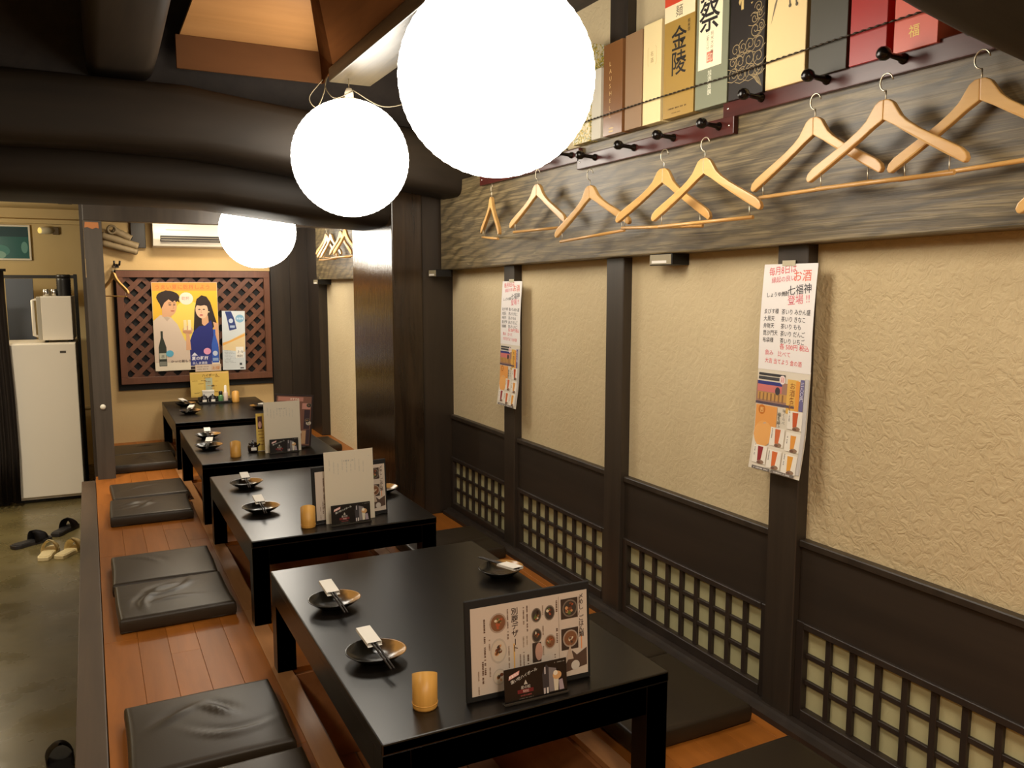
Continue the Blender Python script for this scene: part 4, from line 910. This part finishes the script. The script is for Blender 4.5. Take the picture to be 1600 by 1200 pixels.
# guard chain in front of the boxes
t = thing('guard_chain', 'thin dark chain stretched along the front of the bottle boxes', 'chain', (1.733, 2.0, 1.937))
bm = BM(); y = -0.98; k = 0; RI = []
N = 92
for i in range(N):
    a = -1.0 + 2.0 * i / N; zz = -0.014 * (1 - abs(math.sin((a + 1) * PI * 1.0)) ) * 0.3
    tube(bm, [(0, a, zz), (0, a + 2.0 / N * .55, zz + 0.0012), (0, a + 2.0 / N, zz)], [0.0014, 0.0032, 0.0014], 6)
o = obj('chain_links', bm, flat((52, 40, 26), 0.35, 0.6), t); o['kind'] = 'stuff'
for y in (-0.99, 0.99):
    bm = BM(); box(bm, -0.004, 0.004, y - 0.006, y + 0.006, -0.0755, 0.006); box(bm, -0.004, 0.04, y - 0.006, y + 0.006, -0.0755, -0.0715); obj('support', bm, M['peg'], t, 0.001)

# ================================================================== CALL BOXES UNDER THE BEAM
for (x0, y0, y1, z0, z1, lab) in ((1.775, 2.297, 2.424, 1.385, 1.4245, 'small black box with a silver label under the beam, between the two posters'), (1.70, 4.26, 4.37, 1.36, 1.399, 'small black box with a silver label at the beam end beside the pillar'),
                           (1.735, 7.02, 7.17, 1.318, 1.3595, 'small black box under the far beam left of the far cream panel')):
    t = thing('sensor_box', lab, 'box', (x0, (y0 + y1) / 2, z0), 0, 'small black boxes under the beam'); L = (y1 - y0) / 2; h = z1 - z0
    bobj('housing', (0.0, 1.85 - x0 if x0 > 1.71 else 0.09, -L, L, 0.0, h), M['black'], t, 0.002)
    bobj('label_plate', (-0.0015, 0.001, -L + 0.004, L - 0.004, 0.003, h - 0.003), flat((150, 138, 110), 0.35), t); bobj('white_strip', (-0.0025, 0.001, -L * .55, L * .75, 0.007, 0.016), M['paper'], t)

# ================================================================== BACK WALL: lattice panel, adverts, air conditioner
t = thing('lattice_panel', 'red-brown diagonal lattice panel in a frame on the back wall', 'wall panel', (0.83, YB, 0.97))
X0, X1, Z0, Z1 = -0.615, 0.605, -0.475, 0.46
bobj('backing', (X0 - 0.02, X1 + 0.015, -0.018, 0.0, Z0 - 0.055, Z1 + 0.005), M['blackmatte'], t)
for (a, b, c, d) in ((X0, X1, Z1 - 0.055, Z1), (X0, X1, Z0, Z0 + 0.055), (X0, X0 + 0.05, Z0 + 0.055, Z1 - 0.055), (X1 - 0.05, X1, Z0 + 0.055, Z1 - 0.055)):
    bobj('frame_bar', (a, b, -0.07, -0.018, c, d), M['lattice'], t, 0.002)
def clip(poly, x0, x1, z0, z1):
    for ax, s, lim in ((0, 1, x0), (0, -1, x1), (1, 1, z0), (1, -1, z1)):
        out = []
        for i in range(len(poly)):
            a, b = poly[i], poly[(i + 1) % len(poly)]; da, db = s * (a[ax] - lim), s * (b[ax] - lim)
            if da >= 0: out.append(a)
            if (da >= 0) != (db >= 0):
                f = da / (da - db); out.append((a[0] + (b[0] - a[0]) * f, a[1] + (b[1] - a[1]) * f))
        poly = out
        if len(poly) < 3: return []
    return poly
ST = 0.122; HW = 0.0185
for dirn in (1, -1):
    for k in range(-12, 13):
        c = k * ST + (0.03 if dirn > 0 else -0.02); r2 = HW * math.sqrt(2)
        big = [(c - 2 - r2, -2 * dirn), (c - 2 + r2, -2 * dirn), (c + 2 + r2, 2 * dirn), (c + 2 - r2, 2 * dirn)]
        pg = clip(big if dirn > 0 else big[::-1], X0 + 0.049, X1 - 0.049, Z0 + 0.054, Z1 - 0.054)
        if pg:
            bm = BM(); prism(bm, pg, 'y', -0.05 if dirn > 0 else -0.036, -0.036 if dirn > 0 else -0.022); obj('slat', bm, M['lattice'], t)
t = thing('advert_poster', 'yellow drinks poster of a man in white and a woman in blue on the lattice', 'poster', (0.735, YB - 0.072, 0.965))
bobj('sheet', (-0.258, 0.258, -0.0015, 0.0, -0.37, 0.37), flat((240, 226, 196), 0.4), t)
p = Print(); SK = (226, 172, 130); HR = (44, 28, 22)
p.rect(-0.256, -0.29, 0.256, 0.368, (240, 188, 52)); p.rect(-0.256, 0.30, 0.256, 0.368, (232, 154, 66)); p.ell(0.02, -0.02, 0.15, 0.24, (246, 214, 96)); p.text('うまい夏に乾杯しよう', -0.235, 0.316, 0.044, (214, 118, 60), 0, 0.01)
p.ell(0.008, 0.235, 0.055, 0.052, (244, 226, 206)); p.text('乾杯', -0.03, 0.225, 0.032, (196, 130, 100)); p.ell(-0.135, 0.245, 0.09, 0.056, HR)
# man
p.poly([(-0.256, -0.30), (-0.256, 0.05), (-0.20, 0.10), (-0.12, 0.08), (-0.07, 0.02), (-0.02, -0.11), (0.02, -0.16), (0.02, -0.30)], (222, 200, 180)); p.poly([(-0.19, 0.10), (-0.125, 0.075), (-0.15, 0.045)], (200, 176, 156)); p.rect(-0.185, 0.085, -0.115, 0.14, SK)
p.ell(-0.125, 0.165, 0.056, 0.078, SK, 20, -0.15); p.ell(-0.182, 0.165, 0.012, 0.02, SK); p.poly([(-0.215, 0.215), (-0.20, 0.275), (-0.15, 0.305), (-0.09, 0.29), (-0.055, 0.25), (-0.045, 0.20), (-0.075, 0.225), (-0.10, 0.205), (-0.13, 0.23), (-0.165, 0.20), (-0.19, 0.15), (-0.20, 0.19)], HR)
p.ell(-0.122, 0.183, 0.012, 0.004, HR); p.ell(-0.088, 0.183, 0.010, 0.004, HR); p.line([(-0.135, 0.198), (-0.110, 0.20)], 0.004, HR); p.line([(-0.098, 0.20), (-0.078, 0.198)], 0.004, HR); p.line([(-0.098, 0.18), (-0.092, 0.155), (-0.102, 0.152)], 0.003, (196, 136, 100)); p.ell(-0.103, 0.132, 0.016, 0.005, (186, 96, 80))
# woman
p.poly([(0.055, -0.05), (0.07, 0.14), (0.09, 0.23), (0.13, 0.262), (0.17, 0.25), (0.20, 0.20), (0.225, 0.10), (0.245, 0.02), (0.21, -0.02), (0.10, -0.06)], HR); p.poly([(0.125, 0.02), (0.125, 0.09), (0.175, 0.09), (0.18, 0.03), (0.15, -0.01)], SK)
p.poly([(0.02, -0.30), (0.02, -0.13), (0.05, -0.05), (0.10, 0.0), (0.15, 0.005), (0.20, 0.05), (0.215, -0.05), (0.25, -0.12), (0.256, -0.30)], (34, 42, 122)); p.poly([(0.215, 0.035), (0.256, 0.02), (0.256, -0.20), (0.235, -0.10)], SK); p.ell(0.128, 0.135, 0.050, 0.070, (240, 196, 160), 20, 0.1)
p.poly([(0.076, 0.15), (0.085, 0.215), (0.13, 0.245), (0.17, 0.225), (0.185, 0.14), (0.172, 0.17), (0.15, 0.178), (0.12, 0.172), (0.09, 0.178)], HR); p.ell(0.108, 0.142, 0.010, 0.0045, HR); p.ell(0.145, 0.142, 0.010, 0.0045, HR); p.line([(0.124, 0.138), (0.12, 0.115), (0.128, 0.112)], 0.003, (206, 150, 116)); p.ell(0.122, 0.094, 0.015, 0.006, (196, 84, 84)); p.ell(0.184, 0.12, 0.004, 0.007, (246, 226, 180))
# joined hands with glasses, forearm
p.poly([(-0.01, -0.20), (-0.005, -0.05), (0.02, -0.05), (0.03, -0.20)], SK); p.ell(0.008, -0.03, 0.040, 0.036, SK); p.rect(-0.022, -0.03, 0.002, 0.055, (246, 226, 170)); p.rect(0.012, -0.03, 0.036, 0.055, (250, 236, 190)); p.ell(-0.01, -0.045, 0.022, 0.012, (206, 150, 110)); p.ell(0.02, -0.05, 0.022, 0.012, (206, 150, 110))
p.rect(-0.256, -0.368, 0.256, -0.30, (238, 224, 200)); p.poly([(-0.225, -0.33), (-0.225, -0.17), (-0.205, -0.09), (-0.205, -0.035), (-0.188, -0.035), (-0.188, -0.09), (-0.165, -0.17), (-0.165, -0.33)], (48, 52, 40)); p.rect(-0.222, -0.27, -0.168, -0.22, (190, 190, 170)); p.text('芋', -0.21, -0.262, 0.03, (50, 50, 40)); p.rect(-0.222, -0.325, -0.168, -0.29, (130, 130, 118))
p.poly([(0.195, -0.315), (0.195, -0.16), (0.213, -0.08), (0.213, -0.03), (0.230, -0.03), (0.230, -0.08), (0.250, -0.16), (0.250, -0.315)], (52, 94, 190)); p.ell(0.222, -0.235, 0.02, 0.022, (206, 216, 232)); p.rect(0.20, -0.30, 0.246, -0.275, (150, 176, 216)); p.ell(-0.14, -0.225, 0.030, 0.028, (96, 176, 206)); p.ell(0.158, -0.215, 0.030, 0.028, (240, 164, 196))
p.text('かっ!と飲もう', -0.135, -0.302, 0.026, (60, 44, 40), 0, 0.01); p.rect(0.02, -0.335, 0.192, -0.245, (56, 64, 140)); p.text('夏の乾杯', 0.03, -0.285, 0.034, (246, 244, 250), 0, 0.02); p.text('白しま酒造', 0.035, -0.322, 0.024, (246, 244, 250), 0, 0.01); p.poly([(0.03, -0.25), (0.055, -0.222), (0.08, -0.25)], (230, 230, 240)); p.rect(0.02, -0.365, 0.07, -0.342, (60, 44, 44))
p.build('printed_picture', t, lambda u, v, d: (u, -0.0012 - d, v), 0.0001)
t = thing('advert_banner', 'narrow pale blue drinks advert with a dark blue bottle, right of the yellow poster', 'poster', (1.115, YB - 0.072, 0.835)); t.rotation_euler = (0, 0.02, 0)
bobj('sheet', (-0.095, 0.095, -0.0016, 0.0, -0.255, 0.255), flat((214, 220, 222), 0.4), t)
p = Print(); p.poly([(-0.093, -0.03), (0.093, 0.07), (0.093, -0.10), (-0.093, -0.08)], (232, 208, 160)); p.poly([(-0.093, -0.02), (-0.03, 0.0), (0.093, 0.06), (0.093, 0.04), (-0.093, -0.045)], (236, 176, 90))
p.poly([(-0.07, 0.25), (-0.02, 0.252), (0.005, 0.19), (0.025, 0.10), (-0.035, 0.085), (-0.055, 0.19)], (42, 60, 120)); p.ell(-0.022, 0.17, 0.018, 0.02, (200, 210, 226)); p.rect(-0.03, 0.11, 0.01, 0.13, (170, 186, 214)); p.ell(0.052, 0.19, 0.036, 0.034, (130, 176, 206)); p.text('新登場', 0.024, 0.182, 0.019, (240, 246, 250)); p.rect(0.015, -0.15, 0.08, -0.055, (244, 240, 230)); p.text('上々', 0.022, -0.11, 0.03, (70, 60, 60)); p.text('焼酎', 0.022, -0.145, 0.026, (70, 60, 60))
for i in range(9): squiggle(p, -0.08, -0.09 - i * 0.013, 0.05 + (i % 3) * 0.02, 0.004, (150, 156, 160), i)
p.rect(0.045, -0.215, 0.065, -0.195, (70, 76, 80)); p.rect(0.05, -0.245, 0.08, -0.235, (60, 60, 60)); p.build('printed_picture', t, lambda u, v, d: (u, -0.0014 - d, v), 0.0001)
t = thing('notice_strip', 'small pale paper strip across the lower edges of the two adverts', 'notice', (0.895, YB - 0.0775, 0.607)); bobj('sheet', (-0.105, 0.105, -0.001, 0.0, -0.03, 0.03), flat((222, 196, 170), 0.5), t)
p = Print(); p.rect(-0.1, -0.025, 0.02, 0.025, (226, 208, 190)); squiggle(p, -0.095, 0.008, 0.1, 0.006, (150, 120, 104), 1); squiggle(p, -0.095, -0.012, 0.09, 0.006, (150, 120, 104), 2); p.text('お得', 0.03, -0.015, 0.032, (214, 140, 70), 0, 0.01); p.build('lettering', t, lambda u, v, d: (u, -0.001 - d, v), 0.0001)
t = thing('air_conditioner', 'white wall air conditioner above the lattice panel on the back wall', 'air conditioner', (0.90, YB, 1.735))
bm = BM(); prism(bm, [(0.0, -0.115), (0.0, 0.12), (-0.15, 0.12), (-0.195, 0.09), (-0.205, 0.0), (-0.20, -0.05), (-0.16, -0.105), (-0.10, -0.115)], 'x', -0.40, 0.40); obj('body', bm, M['white_plastic'], t, 0.004, 2)
bm = BM(); box(bm, -0.345, 0.345, -0.2065, -0.10, -0.070, -0.022); sl = obj('air_slot', bm, flat((40, 32, 26), 0.6), t, 0.002)
for i in range(2): bobj('louvre', (-0.34, 0.34, -0.212, -0.19, -0.060 + i * 0.020, -0.056 + i * 0.020), flat((150, 138, 118), 0.5), sl)
bm = BM(); box(bm, -0.30, -0.12, -0.2075, -0.2, 0.022, 0.028); obj('badge', bm, flat((190, 178, 156), 0.4), t)
bobj('trim_13', (0.345, 0.455, YB - 0.05, YB, 1.615, 1.94), M['pillarback'], None, 0.003); struct(bpy.data.objects['trim_13'])
# bundle of wrapped pipes at left of the unit
t = thing('pipe_bundle', 'bundle of three wrapped pipes running slantwise left of the air conditioner', 'pipes', (0.27, YB, 1.67))
for i, (r, L) in enumerate(((0.030, (0.215, 1.755, 0.345, 1.685)), (0.030, (0.13, 1.712, 0.395, 1.625)), (0.026, (0.13, 1.650, 0.385, 1.580)))):
    O = Vector((0.27, YB, 1.67)); a, b = Vector((L[0], YB - 0.075, L[1])) - O, Vector((L[2], YB - 0.085, L[3])) - O; n = 14
    bm = BM(); tube(bm, [a.lerp(b, k / n) for k in range(n + 1)], [r * (0.92 if k % 4 == 0 else 1.0) for k in range(n + 1)], 12); pp = obj('pipe', bm, flat((140, 120, 88), 0.6), t)
    d = (b - a).normalized(); bm = BM(); tube(bm, [a - d * 0.004, a + d * 0.002], r * 0.7, 12); obj('pipe_end', bm, M['blackmatte'], pp)
    bm = BM(); tube(bm, [b - d * 0.002, b + d * 0.004], r * 0.7, 12); obj('pipe_end', bm, M['blackmatte'], pp)
    if i == 0:
        bm = BM(); tube(bm, [a - Vector((0.01, 0.03, 0)) + Vector((0.030 * math.cos(k * PI / 9), 0, 0.030 * math.sin(k * PI / 9))) for k in range(19)], 0.010, 8, caps=False); obj('collar', bm, flat((120, 102, 72), 0.6), t)
t = thing('wall_hook', 'small dark double hook on the tan wall beside the pole', 'hook', (0.225, YB, 1.475)); bm = BM(); box(bm, -0.02, 0.02, -0.008, 0, -0.02, 0.01); tube(bm, [(-0.012, -0.01, 0), (-0.02, -0.19, -0.006), (-0.02, -0.215, -0.004), (-0.02, -0.22, 0.03)], 0.007, 8); tube(bm, [(0.012, -0.01, 0), (0.02, -0.15, 0.0), (0.024, -0.16, 0.03)], 0.008, 8); obj('hooks', bm, M['peg'], t)
h = hanger((0.195, YB - 0.20, 1.412), R_(28), 0.0, 'wooden hanger on the tan wall half hidden by the dark pole', 'wooden hanger on the back wall')

# ================================================================== AISLE: fridge, microwave, rack, curtain, picture, shoes
t = thing('refrigerator', 'white one-door refrigerator standing in the aisle left of the pole', 'refrigerator', (-0.33, 7.32, -0.32), -0.03)
bobj('body', (-0.235, 0.235, -0.21, 0.26, 0.02, 1.18), M['white_enamel'], t, 0.006, 2); dr = bobj('door', (-0.24, 0.24, -0.27, -0.215, 0.05, 1.20), M['white_enamel'], t, 0.008, 3)
bobj('top_panel', (-0.24, 0.24, -0.213, 0.262, 1.18, 1.205), flat((214, 204, 186), 0.4), t, 0.004, 2); bobj('kick_plate', (-0.225, 0.225, -0.19, -0.15, 0.0, 0.048), M['blackmatte'], t); bobj('badge', (0.135, 0.175, -0.2725, -0.269, 1.130, 1.146), flat((70, 66, 60), 0.3), dr)
for s in (-1, 1):
    for q in (-0.17, 0.22): bm = BM(); lathe(bm, [(0, 0), (0.018, 0), (0.018, 0.022), (0, 0.022)], 12); o = obj('foot', bm, M['black'], t); o.location = (s * 0.2, q, 0)
t = thing('microwave', 'white microwave oven seen from its side on top of the refrigerator', 'microwave', (-0.235, 7.30, 0.885), -0.05)
bobj('body', (-0.068, 0.135, -0.19, 0.19, 0.018, 0.345), M['white_enamel'], t, 0.006, 2); dr = bobj('door', (-0.096, -0.068, -0.188, 0.188, 0.022, 0.342), flat((176, 168, 150), 0.4), t, 0.004, 2)
bm = BM(); tube(bm, [(-0.096, -0.165, 0.05), (-0.122, -0.165, 0.055), (-0.122, -0.165, 0.315), (-0.096, -0.165, 0.32)], 0.012, 10); obj('handle', bm, M['white_enamel'], dr)
for s in (-0.045, 0.11):
    for q in (-0.15, 0.15): bm = BM(); lathe(bm, [(0, 0), (0.012, 0), (0.012, 0.018), (0, 0.018)], 10); o = obj('foot', bm, M['black'], t); o.location = (s, q, 0)
for i in range(2):
    t = thing('metal_can', ['silver can on the microwave, left of two', 'silver can on the microwave, right of two beside the black flask'][i], 'can', (-0.275 + i * 0.052, 7.24, 1.2305), 0, 'silver cans on the microwave')
    bm = BM(); lathe(bm, [(0, 0), (0.022, 0), (0.024, 0.003), (0.024, 0.04), (0.021, 0.045), (0, 0.045)], 16); obj('body', bm, M['steel'], t); bm = BM(); lathe(bm, [(0.021, 0.044), (0.022, 0.049), (0.018, 0.052), (0, 0.050)], 16); obj('lid', bm, M['steel'], t)
t = thing('black_flask', 'black ribbed flask standing on the microwave', 'flask', (-0.155, 7.24, 1.2305)); bm = BM(); lathe(bm, [(0, 0), (0.048, 0)] + [(0.05 - (0.003 if k % 2 else 0), 0.006 + k * 0.009) for k in range(14)] + [(0.05, 0.135), (0, 0.135)], 20); obj('body', bm, M['black'], t); bm = BM(); lathe(bm, [(0.045, 0.134), (0.05, 0.14), (0.05, 0.158), (0.044, 0.162), (0, 0.162)], 20); obj('lid', bm, M['black'], t)
t = thing('storage_rack', 'dark metal storage rack behind the refrigerator and microwave', 'rack', (-0.35, 7.85, -0.32))
for x in (-0.30, 0.27):
    for y in (-0.15, 0.15): bobj('upright', (x - 0.012, x + 0.012, y - 0.012, y + 0.012, 0, 1.72), M['blackmatte'], t)
for z in (0.35, 0.95, 1.70): bobj('shelf_board', (-0.30, 0.27, -0.15, 0.15, z - 0.012, z + 0.012), M['blackmatte'], t)
bobj('side_sheet', (-0.22, -0.03, -0.165, -0.155, 0.97, 1.685), flat((62, 66, 74), 0.5), t, 0.002)
t = thing('curtain', 'dark brown curtain hanging at the far left beside the refrigerator', 'curtain', (-0.62, 7.0, -0.3)); bm = BM(); rows = []
for i in range(41):
    x = -0.14 + 0.245 * i / 40; y = 0.025 * math.sin(i * 0.9) + 0.008 * math.sin(i * 2.1)
    rows.append([bm.verts.new((x + (0.01 * math.sin(zk * 3)) , y * (0.4 + 0.6 * (1.71 - zk) / 1.71), zk)) for zk in (0.02, 0.4, 0.8, 1.2, 1.55, 1.71)])
for a, b in zip(rows, rows[1:]):
    for k in range(5): f = bm.faces.new((a[k], b[k], b[k + 1], a[k + 1])); f.smooth = True
g = bmesh.ops.solidify(bm, geom=list(bm.faces), thickness=0.004); obj('cloth', bm, flat((54, 44, 36), 0.8), t, recalc=False)
bm = BM(); tube(bm, [(-0.6, 0, 1.72), (0.11, 0, 1.72)], 0.010, 10); obj('rod', bm, M['blackmatte'], t)
for i in range(3):
    t = thing('storage_crate', ['top', 'middle', 'bottom'][i] + ' dark crate of the low stack behind the curtain, left of the refrigerator', 'crate', (-0.80, 7.25, -0.32 + (2 - i) * 0.125), 0, 'dark crates left of the refrigerator')
    bm = BM(); box(bm, -0.2, 0.2, -0.15, 0.15, 0.0, 0.02)
    for (a, b, c, d) in ((-0.2, 0.2, -0.15, -0.135), (-0.2, 0.2, 0.135, 0.15), (-0.2, -0.185, -0.135, 0.135), (0.185, 0.2, -0.135, 0.135)): box(bm, a, b, c, d, 0.02, 0.12)
    obj('tub', bm, M['blackmatte'], t, 0.002); bobj('rim', (-0.2, 0.2, -0.153, -0.15, 0.10, 0.12), flat((40, 36, 32), 0.5), t)
t = thing('framed_picture', 'teal picture in a white frame high on the beige wall, cut by the left edge', 'picture', (-0.56, 8.42, 1.675))
for (a, b, c, d) in ((-0.17, 0.15, 0.135, 0.15), (-0.17, 0.15, -0.15, -0.135), (-0.17, -0.155, -0.135, 0.135), (0.135, 0.15, -0.135, 0.135)): bobj('frame_bar', (a, b, -0.03, 0, c, d), M['white_plastic'], t, 0.002)
bobj('image', (-0.156, 0.136, -0.012, 0, -0.136, 0.136), flat((24, 92, 92), 0.3), t)
p = Print(); p.ell(-0.08, -0.07, 0.07, 0.05, (70, 130, 126)); p.ell(-0.10, -0.105, 0.06, 0.035, (130, 170, 160)); p.rect(-0.15, 0.05, 0.13, 0.13, (14, 58, 66)); p.ell(0.1, -0.04, 0.025, 0.05, (96, 150, 144)); p.build('printed_picture', t, lambda u, v, d: (max(-.155, min(.135, u)), -0.0124 - d, max(-.135, min(.135, v))), 0.0002)
t = thing('spotlight', 'small white wall spotlight with a yellow lens high on the beige wall', 'lamp', (-0.26, 8.42, 1.785)); bm = BM(); tube(bm, [(0.03, -0.005, 0.0), (-0.02, -0.04, 0.0), (-0.07, -0.065, -0.004)], [0.026, 0.034, 0.03], 14); obj('body', bm, flat((206, 196, 168), 0.4), t)
bm = BM(); tube(bm, [(-0.071, -0.066, -0.004), (-0.078, -0.071, -0.004)], 0.024, 14); m_, nt_, b_ = base_mat('lamp_lens'); b_.inputs['Base Color'].default_value = (0.9, 0.7, 0.2, 1); b_.inputs['Emission Color'].default_value = (1, 0.75, 0.2, 1); b_.inputs['Emission Strength'].default_value = 0.6; obj('lens', bm, m_, t); bobj('mount', (0.02, 0.07, -0.03, 0.0, -0.035, 0.03), flat((96, 80, 56), 0.6), t, 0.003)
t = thing('ceiling_vent', 'small dark vent slot in the pale aisle ceiling', 'vent', (-0.12, 7.75, 1.97)); bobj('grille', (-0.05, 0.05, -0.04, 0.04, -0.006, 0.0), flat((70, 60, 46), 0.6), t); bobj('rim', (-0.06, 0.06, -0.05, 0.05, -0.003, 0.0), M['beige'], t)
bobj('trim_11', (-3.0, -0.02, 8.405, 8.42, 0.2, 0.22), M['beige']); struct(bpy.data.objects['trim_11'])
# shoes
def sandal(loc, rz, m1, m2, lab, grp, strap='wide'):
    t = thing('sandal', lab, 'sandal', loc, rz, grp); bm = BM()
    out = [(0.0, -0.125), (0.03, -0.12), (0.038, -0.09), (0.034, -0.03), (0.042, 0.04), (0.045, 0.08), (0.035, 0.115), (0.012, 0.13), (-0.012, 0.128), (-0.034, 0.105), (-0.042, 0.06), (-0.036, -0.02), (-0.037, -0.09), (-0.028, -0.12)]
    prism(bm, out, 'z', 0.0, 0.024); obj('sole', bm, m1, t, 0.004, 2)
    bm = BM(); prism(bm, [(a * .86, b * .92) for a, b in out], 'z', 0.024, 0.027); obj('footbed', bm, m2, t)
    bm = BM(); rows = []
    for i in range(13):
        a = PI * i / 12; rows.append([(-0.043 * math.cos(a), y, 0.014 + hh * math.sin(a)) for y, hh in ((0.0, 0.074), (0.035, 0.074), (0.065, 0.062), (0.09, 0.046))])
    V = [[bm.verts.new(q) for q in r] for r in rows]
    for a, b in zip(V, V[1:]):
        for k in range(3): f = bm.faces.new((a[k], b[k], b[k + 1], a[k + 1])); f.smooth = True
    bmesh.ops.solidify(bm, geom=list(bm.faces), thickness=0.005); obj('strap', bm, m1, t, recalc=False)
CR = flat((226, 208, 160), 0.55); CR2 = flat((206, 188, 142), 0.6); BK = flat((38, 34, 34), 0.5); BK2 = flat((30, 27, 27), 0.6)
sandal((-0.295, 5.66, -0.32), 0.35 + PI * 0 - 0.55, CR, CR2, 'cream sandal left of the white pair on the concrete floor', 'cream sandals on the concrete')
sandal((-0.175, 5.64, -0.32), -0.55, CR, CR2, 'cream sandal right of the white pair, touching the step', 'cream sandals on the concrete')
sandal((-0.40, 5.95, -0.32), -0.95, BK, BK2, 'dark sandal lying left behind the cream pair', 'dark sandals behind the cream pair')
sandal((-0.215, 6.16, -0.32), -0.5, BK, BK2, 'dark sandal standing right behind the cream pair', 'dark sandals behind the cream pair')
sandal((-0.165, 3.06, -0.32), 0.1, BK, BK2, 'dark sandal near the step at the bottom left edge', 'dark sandal by the step')
